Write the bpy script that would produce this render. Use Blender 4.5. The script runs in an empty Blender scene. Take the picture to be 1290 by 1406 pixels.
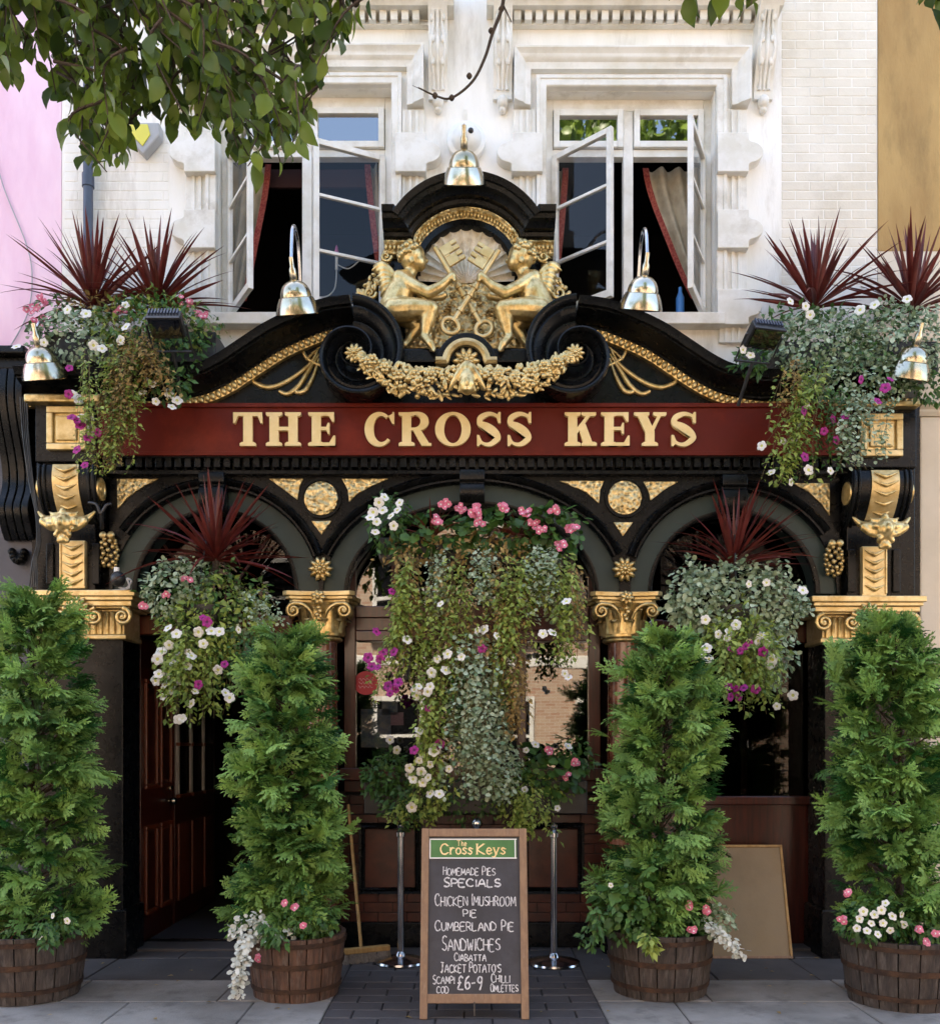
import bpy, bmesh, math, random
import numpy as np
from mathutils import Vector, Matrix

R = random.Random(11)
NR = np.random.default_rng(5)
PI = math.pi
sc = bpy.context.scene
COL = sc.collection

# ------------------------------------------------------------------ camera, sky, sun, exposure
F, CAMD, EYE, CX, HY = 1312.0, 7.5, 1.6, 645.0, 1025.0
cam_d = bpy.data.cameras.new('camera'); cam = bpy.data.objects.new('camera', cam_d); COL.objects.link(cam)
cam.location = (0, -CAMD, EYE); cam.rotation_euler = (math.radians(90), 0, 0)
cam_d.sensor_fit = 'HORIZONTAL'; cam_d.sensor_width = 36.0; cam_d.lens = 36.0 * F / 1290.0
cam_d.shift_y = (HY - 703.0) / 1290.0; cam_d.clip_start = 0.05; cam_d.clip_end = 500
sc.camera = cam

SUN_EL, SUN_AZ = math.radians(54), math.radians(25)       # the sun stands behind the pub, a little to its left
sun_dir = Vector((-math.sin(SUN_AZ) * math.cos(SUN_EL), math.cos(SUN_AZ) * math.cos(SUN_EL), math.sin(SUN_EL)))
world = bpy.data.worlds.new('World'); sc.world = world; world.use_nodes = True
wn = world.node_tree.nodes; wl = world.node_tree.links
sky = wn.new('ShaderNodeTexSky'); sky.sky_type = 'NISHITA'; sky.sun_disc = False
sky.sun_elevation = SUN_EL; sky.sun_rotation = -SUN_AZ
sky.air_density = 1.0; sky.dust_density = 2.2; sky.ozone_density = 1.0
wn['Background'].inputs['Strength'].default_value = 0.14
wl.new(sky.outputs[0], wn['Background'].inputs['Color'])
sl = bpy.data.lights.new('sun', 'SUN'); sl.energy = 5.0; sl.angle = math.radians(0.55); sl.color = (1.0, 0.93, 0.82)
sun = bpy.data.objects.new('sun', sl); COL.objects.link(sun)
sun.rotation_euler = sun_dir.to_track_quat('Z', 'Y').to_euler(); sun.location = (0, 0, 20)
sc.view_settings.view_transform = 'Standard'; sc.view_settings.look = 'None'
sc.view_settings.exposure = 2.62; sc.view_settings.use_white_balance = True; sc.view_settings.white_balance_temperature = 7050; sc.view_settings.gamma = 1.0; sc.view_settings.use_curve_mapping = False
sc.render.engine = 'CYCLES'; sc.cycles.use_denoising = True
sc.cycles.max_bounces = 8; sc.cycles.diffuse_bounces = 4; sc.cycles.glossy_bounces = 4
sc.cycles.transparent_max_bounces = 12; sc.cycles.sample_clamp_indirect = 6.0; sc.cycles.caustics_reflective = False; sc.cycles.caustics_refractive = False

# ------------------------------------------------------------------ helpers
def P(px, py, y=0.0):
    d = CAMD + y
    return Vector(((px - CX) * d / F, y, EYE + (HY - py) * d / F))
def XZ(px, py, y=0.0):
    p = P(px, py, y); return (p.x, p.z)
def S(px, y=0.0):
    return px * (CAMD + y) / F
def lin(h):
    h = h.lstrip('#'); o = []
    for i in (0, 2, 4):
        c = int(h[i:i + 2], 16) / 255.0
        o.append(c / 12.92 if c <= 0.04045 else ((c + 0.055) / 1.055) ** 2.4)
    return (o[0], o[1], o[2], 1.0)

class MB:
    def __init__(s): s.v = []; s.f = []
    def add(s, vs, fs):
        o = len(s.v); s.v += [tuple(v) for v in vs]; s.f += [tuple(i + o for i in f) for f in fs]; return s
    def box(s, x0, x1, y0, y1, z0, z1):
        return s.add([(x, y, z) for z in (z0, z1) for y in (y0, y1) for x in (x0, x1)],
                     [(0, 2, 3, 1), (4, 5, 7, 6), (0, 1, 5, 4), (2, 6, 7, 3), (0, 4, 6, 2), (1, 3, 7, 5)])
    def pbox(s, px0, px1, py0, py1, y0, y1):
        a = P(px0, py1, y0); b = P(px1, py0, y0); return s.box(a.x, b.x, y0, y1, a.z, b.z)
    def prism(s, pts, y0, y1):
        n = len(pts)
        return s.add([(x, y0, z) for x, z in pts] + [(x, y1, z) for x, z in pts],
                     [tuple(range(n)), tuple(range(2 * n - 1, n - 1, -1))] + [(i, n + i, n + (i + 1) % n, (i + 1) % n) for i in range(n)])
    def pprism(s, pts, y0, y1): return s.prism([XZ(a, b, y0) for a, b in pts], y0, y1)
    def lathe(s, prof, M=None, seg=24, cap=True):
        vs = []; n = len(prof)
        for r, z in prof:
            for k in range(seg):
                a = 2 * PI * k / seg; v = Vector((r * math.cos(a), r * math.sin(a), z)); vs.append(M @ v if M else v)
        fs = [(i * seg + k, i * seg + (k + 1) % seg, (i + 1) * seg + (k + 1) % seg, (i + 1) * seg + k) for i in range(n - 1) for k in range(seg)]
        if cap: fs += [tuple(range(seg - 1, -1, -1)), tuple(range((n - 1) * seg, n * seg))]
        return s.add(vs, fs)
    def tube(s, pts, r, seg=8, cap=True):
        pts = [Vector(p) for p in pts]; n = len(pts); rr = r if isinstance(r, (list, tuple)) else [r] * n
        vs = []; up = None
        for i, p in enumerate(pts):
            t = (pts[min(i + 1, n - 1)] - pts[max(i - 1, 0)]).normalized()
            if up is None: up = Vector((0, 1, 0)) if abs(t.y) < .9 else Vector((1, 0, 0))
            a = (up - t * up.dot(t)).normalized(); up = a; b = t.cross(a)
            for k in range(seg):
                q = 2 * PI * k / seg; vs.append(p + (a * math.cos(q) + b * math.sin(q)) * rr[i])
        fs = [(i * seg + k, i * seg + (k + 1) % seg, (i + 1) * seg + (k + 1) % seg, (i + 1) * seg + k) for i in range(n - 1) for k in range(seg)]
        if cap: fs += [tuple(range(seg - 1, -1, -1)), tuple(range((n - 1) * seg, n * seg))]
        return s.add(vs, fs)
    def ball(s, c, r, seg=8, rings=6, M=None):
        c = Vector(c); r = (r, r, r) if not isinstance(r, (list, tuple)) else r
        vs = [Vector((0, 0, r[2]))]
        for i in range(1, rings):
            t = PI * i / rings
            for k in range(seg):
                q = 2 * PI * k / seg; vs.append(Vector((r[0] * math.sin(t) * math.cos(q), r[1] * math.sin(t) * math.sin(q), r[2] * math.cos(t))))
        vs.append(Vector((0, 0, -r[2]))); L = len(vs) - 1
        fs = [(0, 1 + k, 1 + (k + 1) % seg) for k in range(seg)]
        for i in range(rings - 2):
            o = 1 + i * seg; fs += [(o + k, o + seg + k, o + seg + (k + 1) % seg, o + (k + 1) % seg) for k in range(seg)]
        o = 1 + (rings - 2) * seg; fs += [(o + k, L, o + (k + 1) % seg) for k in range(seg)]
        return s.add([(M @ v if M else v) + c for v in vs], fs)
    def cap(s, a, b, ra, rb, seg=10):       # tapered capsule
        a = Vector(a); b = Vector(b); s.tube([a, b], [ra, rb], seg); s.ball(a, ra, seg, 8); s.ball(b, rb, seg, 8); return s
    def sweep(s, path, prof, closed=True, caps=True):
        """profile (n, y) carried along a path in x-z; n is measured to the left of the way"""
        n = len(path); m = len(prof); vs = []
        for i in range(n):
            def nrm(a, b):
                d = Vector((b[0] - a[0], b[1] - a[1])).normalized(); return Vector((-d.y, d.x))
            if i == 0: q = nrm(path[0], path[1]); k = 1
            elif i == n - 1: q = nrm(path[-2], path[-1]); k = 1
            else:
                q1 = nrm(path[i - 1], path[i]); q2 = nrm(path[i], path[i + 1]); q = (q1 + q2).normalized(); k = 1 / max(.35, q.dot(q1))
            for o, y in prof: vs.append((path[i][0] + q.x * o * k, y, path[i][1] + q.y * o * k))
        mm = m if closed else m - 1
        fs = [(i * m + j, i * m + (j + 1) % m, (i + 1) * m + (j + 1) % m, (i + 1) * m + j) for i in range(n - 1) for j in range(mm)]
        if caps and closed: fs += [tuple(range(m)), tuple(range(n * m - 1, (n - 1) * m - 1, -1))]
        return s.add(vs, fs)
    def mesh(s, name, mat, smooth=35):
        me = bpy.data.meshes.new(name); me.from_pydata(s.v, [], s.f)
        bm = bmesh.new(); bm.from_mesh(me); bmesh.ops.recalc_face_normals(bm, faces=bm.faces); bm.to_mesh(me); bm.free()
        if smooth:
            me.polygons.foreach_set('use_smooth', [True] * len(me.polygons)); me.set_sharp_from_angle(angle=math.radians(smooth))
        me.materials.append(mat); return me
    def build(s, name, mat, parent=None, smooth=35, bevel=0.0, local=False, kind=None):
        return link(name, s.mesh(name, mat, smooth), parent, bevel, local, kind)

def link(name, me, parent=None, bevel=0.0, local=False, kind=None, M=None):
    o = bpy.data.objects.new(name, me); COL.objects.link(o)
    if parent is not None:
        o.parent = parent
        if not local:
            b = parent; inv = Matrix.Identity(4)
            while b is not None:
                inv = inv @ (b.matrix_parent_inverse @ b.matrix_basis).inverted(); b = b.parent
            chain = []; b = parent
            while b is not None: chain.append(b.matrix_parent_inverse @ b.matrix_basis); b = b.parent
            W = Matrix.Identity(4)
            for c in reversed(chain): W = W @ c
            o.matrix_parent_inverse = W.inverted()
    if M is not None: o.matrix_basis = M
    if bevel:
        m = o.modifiers.new('bevel', 'BEVEL'); m.width = bevel; m.segments = 2; m.limit_method = 'ANGLE'; m.angle_limit = math.radians(40)
    if kind: o['kind'] = kind
    return o
def tag(o, label=None, cat=None, group=None, kind=None):
    if label: o['label'] = label
    if cat: o['category'] = cat
    if group: o['group'] = group
    if kind: o['kind'] = kind
    return o
def thing(name, label, cat, loc=(0, 0, 0), group=None, rot=(0, 0, 0)):
    o = bpy.data.objects.new(name, None); COL.objects.link(o); o.location = loc; o.rotation_euler = rot; o.empty_display_size = .1
    return tag(o, label, cat, group)
def arc(cx, cy, rx, ry, a0, a1, n=40):
    return [(cx + rx * math.cos(math.radians(a0 + (a1 - a0) * i / n)), cy - ry * math.sin(math.radians(a0 + (a1 - a0) * i / n))) for i in range(n + 1)]
def smooth_path(pts, n=8):
    pts = [Vector(p) for p in pts]; out = []
    for i in range(len(pts) - 1):
        p0 = pts[max(i - 1, 0)]; p1 = pts[i]; p2 = pts[i + 1]; p3 = pts[min(i + 2, len(pts) - 1)]
        for k in range(n):
            t = k / n
            out.append(.5 * ((2 * p1) + (p2 - p0) * t + (2 * p0 - 5 * p1 + 4 * p2 - p3) * t * t + (3 * p1 - p0 - 3 * p2 + p3) * t ** 3))
    return out + [pts[-1]]

# ------------------------------------------------------------------ materials
MATS = {}
def mat(name, base, rough=.5, metal=0.0, var=None, vscale=4.0, vlo=.4, vhi=.65, bump=0.0, bscale=60.0, bdist=.01, stretch=(1, 1, 1),
        spec=.5, coat=0.0, attr=None, trans=0.0, rvar=0.0, emit=None, grime=None, gscale=1.3, voro=False, sheen=0.0):
    if name in MATS: return MATS[name]
    m = bpy.data.materials.new(name); m.use_nodes = True; MATS[name] = m
    n = m.node_tree.nodes; l = m.node_tree.links; b = n['Principled BSDF']
    b.inputs['Base Color'].default_value = base; b.inputs['Roughness'].default_value = rough; b.inputs['Metallic'].default_value = metal
    b.inputs['Specular IOR Level'].default_value = spec; b.inputs['Coat Weight'].default_value = coat; b.inputs['Coat Roughness'].default_value = .15
    tc = n.new('ShaderNodeTexCoord'); mp = n.new('ShaderNodeMapping'); mp.inputs['Scale'].default_value = stretch
    geo = n.new('ShaderNodeNewGeometry'); l.new(geo.outputs['Position'], mp.inputs['Vector'])
    col = None
    def noise(scale, detail=6, rg=.6):
        t = n.new('ShaderNodeTexNoise'); t.inputs['Scale'].default_value = scale; t.inputs['Detail'].default_value = detail; t.inputs['Roughness'].default_value = rg
        l.new(mp.outputs['Vector'], t.inputs['Vector']); return t
    def mix(fac, a, c):
        x = n.new('ShaderNodeMix'); x.data_type = 'RGBA'; l.new(fac, x.inputs['Factor'])
        for sock, val in ((x.inputs[6], a), (x.inputs[7], c)):
            if hasattr(val, 'is_linked'): l.new(val, sock)
            else: sock.default_value = val
        return x.outputs[2]
    def ramp(src, lo, hi):
        r = n.new('ShaderNodeMapRange'); r.inputs['From Min'].default_value = lo; r.inputs['From Max'].default_value = hi; l.new(src, r.inputs['Value']); return r.outputs[0]
    if var:
        col = mix(ramp(noise(vscale).outputs['Fac'], vlo, vhi), base, var)
    if attr:                                                            # one number per leaf picks its own colour
        at = n.new('ShaderNodeAttribute'); at.attribute_name = 'rnd'
        col = mix(at.outputs['Fac'], col or base, attr)
    if grime:
        col = mix(ramp(noise(gscale, 9, .68).outputs['Fac'], .52, .78), col or base, grime)
    if col: l.new(col, b.inputs['Base Color'])
    if rvar:
        r = n.new('ShaderNodeMapRange'); r.inputs['To Min'].default_value = max(.03, rough - rvar); r.inputs['To Max'].default_value = min(1, rough + rvar)
        l.new(noise(vscale * 2.3).outputs['Fac'], r.inputs['Value']); l.new(r.outputs[0], b.inputs['Roughness'])
    if bump:
        bp = n.new('ShaderNodeBump'); bp.inputs['Strength'].default_value = bump; bp.inputs['Distance'].default_value = bdist
        if voro:
            t = n.new('ShaderNodeTexVoronoi'); t.feature = 'SMOOTH_F1'; t.inputs['Scale'].default_value = bscale; l.new(mp.outputs['Vector'], t.inputs['Vector']); l.new(t.outputs['Distance'], bp.inputs['Height'])
        else: l.new(noise(bscale, 4).outputs['Fac'], bp.inputs['Height'])
        l.new(bp.outputs[0], b.inputs['Normal'])
    if trans:                                                           # thin leaf: light passes through it
        tr = n.new('ShaderNodeBsdfTranslucent'); ms = n.new('ShaderNodeMixShader'); ms.inputs[0].default_value = trans
        if col: l.new(col, tr.inputs['Color'])
        else: tr.inputs['Color'].default_value = base
        l.new(b.outputs[0], ms.inputs[1]); l.new(tr.outputs[0], ms.inputs[2]); l.new(ms.outputs[0], n['Material Output'].inputs['Surface'])
    return m
def glass_mat(name, tint=(1, 1, 1, 1), ior=1.52, wob=.02):
    m = bpy.data.materials.new(name); m.use_nodes = True; n = m.node_tree.nodes; l = m.node_tree.links
    for q in list(n):
        if q.type == 'BSDF_PRINCIPLED': n.remove(q)
    gl = n.new('ShaderNodeBsdfGlossy'); gl.inputs['Roughness'].default_value = .015
    tp = n.new('ShaderNodeBsdfTransparent'); tp.inputs['Color'].default_value = tint
    f0 = ((ior - 1) / (ior + 1)) ** 2 * 1.7; gg = n.new('ShaderNodeNewGeometry'); dt = n.new('ShaderNodeVectorMath'); dt.operation = 'DOT_PRODUCT'; l.new(gg.outputs['Incoming'], dt.inputs[0]); l.new(gg.outputs['Normal'], dt.inputs[1])
    def mth(op, a, b=None, c=None):
        q = n.new('ShaderNodeMath'); q.operation = op
        for i_, v_ in enumerate((a, b, c)):
            if v_ is None: continue
            if hasattr(v_, 'is_linked'): l.new(v_, q.inputs[i_])
            else: q.inputs[i_].default_value = v_
        return q
    fr = mth('MULTIPLY_ADD', mth('POWER', mth('SUBTRACT', 1.0, mth('ABSOLUTE', dt.outputs['Value']).outputs[0]).outputs[0], 5.0).outputs[0], 1 - f0, f0)
    ge = n.new('ShaderNodeNewGeometry'); tx = n.new('ShaderNodeTexNoise'); tx.inputs['Scale'].default_value = 2.5; tx.inputs['Detail'].default_value = 1
    l.new(ge.outputs['Position'], tx.inputs['Vector'])
    bp = n.new('ShaderNodeBump'); bp.inputs['Strength'].default_value = wob; bp.inputs['Distance'].default_value = .1; l.new(tx.outputs['Fac'], bp.inputs['Height'])
    l.new(bp.outputs[0], gl.inputs['Normal']); ms = n.new('ShaderNodeMixShader')
    l.new(fr.outputs[0], ms.inputs[0]); l.new(tp.outputs[0], ms.inputs[1]); l.new(gl.outputs[0], ms.inputs[2]); l.new(ms.outputs[0], n['Material Output'].inputs['Surface'])
    return m

WHITE = mat('white_paint', lin('#efece6'), .62, var=lin('#e6e3da'), vscale=2.0, bump=.25, bscale=30, bdist=.006, grime=lin('#b3aa99'), gscale=1.6, stretch=(2.2, 2.2, .5))
WHITE2 = mat('white_gloss_paint', lin('#e6e3dc'), .42, var=lin('#d6d1c4'), vscale=5, bump=.15, bscale=70, bdist=.004, grime=lin('#b9b0a0'), gscale=3.5)
CREAMBR = mat('cream_painted_brick', lin('#e2dccf'), .7, var=lin('#d4ccbb'), vscale=1.2, bump=.4, bscale=60, bdist=.006, grime=lin('#b8ae9c'), gscale=1.0)
PINK = mat('pink_render', lin('#f0d2e2'), .8, var=lin('#e6bfd5'), vscale=1.5, bump=.25, bscale=60, bdist=.005, grime=lin('#dcb4c8'), gscale=1.4, stretch=(1.8, 1.8, .5))
TAN = mat('ochre_render', lin('#99794a'), .85, var=lin('#b3945f'), vscale=1.1, bump=.4, bscale=40, bdist=.01, grime=lin('#75603c'), gscale=1.7, stretch=(1.6, 1, .5))
CREAM = mat('cream_stone', lin('#d9cdb9'), .75, var=lin('#cbbfa9'), vscale=1.2, bump=.2, bscale=50, bdist=.005)
BLACK = mat('black_gloss_paint', (.003, .0033, .0037, 1), .28, spec=.2, var=(.0055, .006, .0066, 1), vscale=6, bump=.22, bscale=38, bdist=.004, rvar=.12, grime=(.016, .016, .0155, 1), gscale=5)
BLACK2 = mat('black_metal', (.015, .015, .016, 1), .4, var=(.03, .03, .032, 1), vscale=12, bump=.1, bscale=90)
GREEN = mat('green_grey_paint', lin('#2c3b39'), .42, spec=.3, var=lin('#263432'), vscale=3, bump=.12, bscale=30, bdist=.003, rvar=.1, grime=lin('#33403e'), gscale=3)
GOLD = mat('gold_leaf', lin('#dcc48c'), .35, .78, var=lin('#b8985a'), vscale=22, vlo=.42, vhi=.7, bump=.25, bscale=70, bdist=.004, rvar=.1, grime=lin('#5e4622'), gscale=16)
GOLDC = mat('gold_carved', lin('#dfcb98'), .36, .72, var=lin('#b89a60'), vscale=30, bump=1.0, bscale=34, bdist=.02, grime=lin('#6e5022'), gscale=18, voro=True)
GOLDP = mat('gold_plain', lin('#dcc693'), .42, .6, var=lin('#c4a86e'), vscale=9, bump=.2, bscale=60, bdist=.003, grime=lin('#94712f'), gscale=8)
SHELL = mat('pale_shell', lin('#efe7d6'), .5, .1, var=lin('#d8c9ab'), vscale=14, bump=.2, bscale=70, bdist=.004, grime=lin('#8d7a5a'), gscale=9)
RED = mat('maroon_sign_paint', lin('#571609'), .42, spec=.2, var=lin('#5d170b'), vscale=2.2, bump=.08, bscale=30, rvar=.08, grime=lin('#7a2a18'), gscale=1.6)
CREAML = mat('cream_letter', lin('#ecd39a'), .45, var=lin('#e2c686'), vscale=8)
BRASS = mat('brushed_brass', lin('#c6beac'), .2, 1.0, var=lin('#a59778'), vscale=3)
STEEL = mat('polished_steel', lin('#c9c9cc'), .16, 1.0, var=lin('#a5a5aa'), vscale=5, rvar=.06)
DSTEEL = mat('dark_steel', lin('#55565a'), .28, 1.0)
MARBLE = mat('brown_marble', lin('#5d2f20'), .2, var=lin('#8a5a44'), vscale=7, vlo=.45, vhi=.6, coat=.5, grime=lin('#3b1a12'), gscale=16)
WOOD = mat('mahogany_varnish', lin('#47180d'), .3, var=lin('#2e0e08'), vscale=5, stretch=(9, 9, .8), bump=.15, bscale=30, bdist=.003, coat=.3)
WOOD2 = mat('orange_door_frame_wood', lin('#6b2f14'), .35, var=lin('#4c1e0c'), vscale=5, stretch=(12, 12, .8), bump=.15, bscale=30, bdist=.003, coat=.2)
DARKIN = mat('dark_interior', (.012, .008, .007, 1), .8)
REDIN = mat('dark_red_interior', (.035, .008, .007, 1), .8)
CURT = mat('cream_curtain', lin('#b3a68e'), .85, var=lin('#978a74'), vscale=7)
CURTR = mat('red_curtain_trim', lin('#7d2620'), .85, var=lin('#a35646'), vscale=60)
SLAB = mat('york_stone', lin('#8f8b86'), .8, var=lin('#716d68'), vscale=1.7, bump=.5, bscale=70, bdist=.006, grime=lin('#4f4a46'), gscale=4.5)
SLABD = mat('forecourt_stone', lin('#4a4543'), .75, var=lin('#3d3937'), vscale=2.2, bump=.35, bscale=45, bdist=.006, grime=lin('#2f2b29'), gscale=2.6)
SETT = mat('dark_paver', lin('#3f3c3d'), .7, var=lin('#4d494a'), vscale=6, bump=.4, bscale=60, bdist=.006, grime=lin('#2b2929'), gscale=6)
JOINT = mat('dark_mortar', lin('#2e2b2a'), .95, bump=.3, bscale=120)
ROAD = mat('asphalt', (.05, .05, .052, 1), .9, var=(.065, .065, .066, 1), vscale=9, bump=.5, bscale=160)
OAK = mat('weathered_oak', lin('#473d37'), .8, var=lin('#2b2521'), vscale=6, stretch=(7, 7, 1.1), bump=.6, bscale=18, bdist=.006, grime=lin('#6b645d'), gscale=5)
OAKR = mat('reddish_oak', lin('#5f4334'), .75, var=lin('#3b2a21'), vscale=6, stretch=(7, 7, 1.1), bump=.6, bscale=18, bdist=.006, grime=lin('#7a6e64'), gscale=5)
HOOP = mat('rusty_hoop', lin('#3b2c24'), .7, .5, var=lin('#59402f'), vscale=14, bump=.3, bscale=80, grime=lin('#2a211d'), gscale=9)
SOIL = mat('soil', lin('#2b1f17'), .95, bump=.8, bscale=60, bdist=.02)
PALEW = mat('pale_wood', lin('#8f7156'), .65, var=lin('#735640'), vscale=6, stretch=(5, 5, 1.3), bump=.3, bscale=30, bdist=.003, grime=lin('#a58b72'), gscale=6)
CHALKB = mat('chalkboard', lin('#2c2c31'), .6, var=lin('#393940'), vscale=4, bump=.05, grime=lin('#43434a'), gscale=3)
CHALK = mat('chalk', lin('#dcdcdc'), .9, var=lin('#a3a3a6'), vscale=70)
SIGNG = mat('green_sign', lin('#3a6b35'), .5, var=lin('#447a3e'), vscale=6)
BROOMW = mat('broom_wood', lin('#b08a52'), .6, var=lin('#94703d'), vscale=8, stretch=(4, 4, 1))
BRIST = mat('bristles', lin('#77706a'), .9, var=lin('#948c84'), vscale=60)
LEAN = mat('tan_hardboard', lin('#8d7859'), .7, var=lin('#7f6a4c'), vscale=2.2, grime=lin('#8b7450'), gscale=3, bump=.1, bscale=70)
GREYSH = mat('blue_grey_shopfront_paint', lin('#4a4b54'), .55, var=lin('#42434b'), vscale=2, bump=.15, bscale=40, bdist=.004)
GLASS = glass_mat('window_glass', (.85, .85, .85, 1), 1.3, .004); GLASST = glass_mat('top_light_glass', (1, 1, 1, 1), 2.6, .004); GLASSF = glass_mat('fanlight_glass', (.4, .4, .4, 1), 1.25, .006); GLASSD = glass_mat('dark_shop_glass', (.4, .4, .4, 1), 1.85, .006)
BARK = mat('bark', lin('#3a3029'), .9, var=lin('#51463b'), vscale=9, bump=.8, bscale=40, bdist=.02)
LEAFT = mat('tree_leaf', lin('#385020'), .4, attr=lin('#7b9236'), var=lin('#2b411a'), vscale=5, trans=.45, spec=.45)
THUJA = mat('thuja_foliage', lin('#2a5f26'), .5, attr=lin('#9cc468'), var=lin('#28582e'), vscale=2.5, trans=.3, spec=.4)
IVY = mat('grey_green_leaf', lin('#647f5a'), .6, attr=lin('#b9c9ac'), trans=.2)
LIME = mat('yellow_green_leaf', lin('#5f7a30'), .55, attr=lin('#aaba5c'), trans=.3)
MIDG = mat('mid_green_leaf', lin('#2f5227'), .5, attr=lin('#557d38'), trans=.25)
DRY = mat('brown_dry_leaf', lin('#73592f'), .8, attr=lin('#b0965a'), trans=.25)
CORD = mat('burgundy_cordyline', lin('#551d1a'), .38, var=lin('#70302a'), vscale=7, trans=.2, spec=.5)
STEMM = mat('plant_stem', lin('#5a5030'), .7)
WFL = mat('white_petal', lin('#f1efe9'), .6, trans=.25); PFL = mat('pink_petal', lin('#e58aa2'), .6, var=lin('#d9667f'), vscale=30, trans=.25)
MFL = mat('magenta_petal', lin('#b5278f'), .55, var=lin('#8c1a6d'), vscale=60, trans=.25); FCEN = mat('flower_eye', lin('#c3c46a'), .7)
SILVER = mat('silver_leaf', lin('#b4bab0'), .7, attr=lin('#dfe2da'), trans=.15)
ALARMY = mat('yellow_plastic', lin('#d8cf52'), .4); GREYP = mat('grey_plastic', lin('#a3a4a6'), .45); WPLAS = mat('white_plastic', lin('#e6e6e2'), .35)
PIPE = mat('blue_grey_pipe', lin('#3c4454'), .4, var=lin('#4a5263'), vscale=5); LAMPP = mat('pink_bulb', lin('#d57fc0'), .3); BLUEP = mat('blue_plastic', lin('#3f79b5'), .4)
STICK = mat('red_sticker', lin('#b32534'), .5); STICKP = mat('pale_sticker', lin('#d8a0a4'), .6); POST = mat('paper_poster', lin('#b9b2a4'), .7, var=lin('#7f8aa0'), vscale=16)
RUBBER = mat('black_rubber_mat', lin('#22232a'), .85, bump=.5, bscale=220, bdist=.003)
TILE = mat('brown_glazed_tile', lin('#4a2117'), .32, var=lin('#371710'), vscale=8, bump=.08, bscale=30, grime=lin('#5c3122'), gscale=7)
BRICK = mat('stock_brick', lin('#a9704f'), .9)
_n = BRICK.node_tree.nodes; _l = BRICK.node_tree.links; _b = _n.new('ShaderNodeTexBrick'); _g = _n.new('ShaderNodeNewGeometry'); _m = _n.new('ShaderNodeMapping')
_m.inputs['Rotation'].default_value = (PI / 2, 0, 0); _l.new(_g.outputs['Position'], _m.inputs['Vector']); _l.new(_m.outputs[0], _b.inputs['Vector'])
_b.inputs['Color1'].default_value = lin('#a17a62'); _b.inputs['Color2'].default_value = lin('#b29a82'); _b.inputs['Mortar'].default_value = lin('#b8ab9a'); _b.inputs['Scale'].default_value = 1.0
_b.inputs['Brick Width'].default_value = .225; _b.inputs['Row Height'].default_value = .075; _b.inputs['Mortar Size'].default_value = .008; _l.new(_b.outputs['Color'], _n['Principled BSDF'].inputs['Base Color'])

def xprism(mb, prof, x0, x1):
    n = len(prof)
    return mb.add([(x0, y, z) for y, z in prof] + [(x1, y, z) for y, z in prof],
                  [tuple(range(n)), tuple(range(2 * n - 1, n - 1, -1))] + [(i, n + i, n + (i + 1) % n, (i + 1) % n) for i in range(n)])
def carve(o, vox=.008, it=3, fac=.5):
    m = o.modifiers.new('remesh', 'REMESH'); m.mode = 'VOXEL'; m.voxel_size = vox; m.use_smooth_shade = True
    s_ = o.modifiers.new('smooth', 'SMOOTH'); s_.iterations = it; s_.factor = fac; return o
def room(name, x0, x1, y0, y1, z0, z1, m, parent):
    return MB().add([(x, y, z) for z in (z0, z1) for y in (y0, y1) for x in (x0, x1)],
                    [(0, 1, 3, 2), (4, 6, 7, 5), (2, 3, 7, 6), (0, 2, 6, 4), (1, 5, 7, 3)]).build(name, m, parent, 0)

# ------------------------------------------------------------------ ground, road, pavement
tag(MB().box(-60, 60, -11.3, -4.2, -.32, -.13).build('road', ROAD, None, 0), kind='structure')
tag(MB().box(-60, 60, -15.0, -11.3, -.3, 0).build('far_pavement', SLAB, None, 0, .01), kind='structure')
tag(MB().box(-200, 200, -200, 200, -.6, -.33).build('ground', ROAD, None, 0), kind='structure')
pav = tag(MB().box(-60, 60, -4.06, .35, -.3, -.012).build('pavement', JOINT, None, 0), kind='structure')
tag(MB().box(-60, 60, -4.2, -4.06, -.32, 0.0).build('kerb', SLAB, None, 0, .015), kind='structure')
def slab_mesh(w, d, m, h=.03, b=.006):
    mb = MB(); x, y = w / 2, d / 2
    mb.add([(-x, -y, -h), (x, -y, -h), (x, y, -h), (-x, y, -h), (-x, -y, -b), (x, -y, -b), (x, y, -b), (-x, y, -b),
            (-x + b, -y + b, 0), (x - b, -y + b, 0), (x - b, y - b, 0), (-x + b, y - b, 0)],
           [(8, 9, 10, 11)] + [(i, (i + 1) % 4, 4 + (i + 1) % 4, 4 + i) for i in range(4)] + [(4 + i, 4 + (i + 1) % 4, 8 + (i + 1) % 4, 8 + i) for i in range(4)])
    return mb.mesh('paving_slab', m, 0)
sl_cache = {}
def slab(w, d, m, x, y, name='paving_slab'):
    k = (round(w, 2), round(d, 2), m.name)
    if k not in sl_cache: sl_cache[k] = slab_mesh(w - .008, d - .008, m)
    return link(name, sl_cache[k], pav, M=Matrix.Translation((x, y, R.uniform(-.003, .003))) @ Matrix.Rotation(R.uniform(-.004, .004), 4, 'Y'))
rows = [(.35, -.28, SLABD), (-.28, -.95, SLABD), (-.95, -1.5, SLAB), (-1.5, -2.15, SLAB), (-2.15, -2.8, SLAB), (-2.8, -3.4, SLAB), (-3.4, -4.06, SLAB)]
XA, XB = -.87, .80
for ri, (ya, yb, m) in enumerate(rows):
    d = ya - yb
    for side in (-1, 1):
        x = XA if side < 0 else XB; k = 0
        while abs(x) < 5.4:
            w = [.95, .78, 1.1, .88, .7, 1.0][(ri * 2 + k + (side > 0)) % 6] if k else [.55, .9, .72, .48, .84, .62, .7][ri]
            slab(w, d, m, x + side * w / 2, (ya + yb) / 2); x += side * w; k += 1
ny = 0
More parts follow.
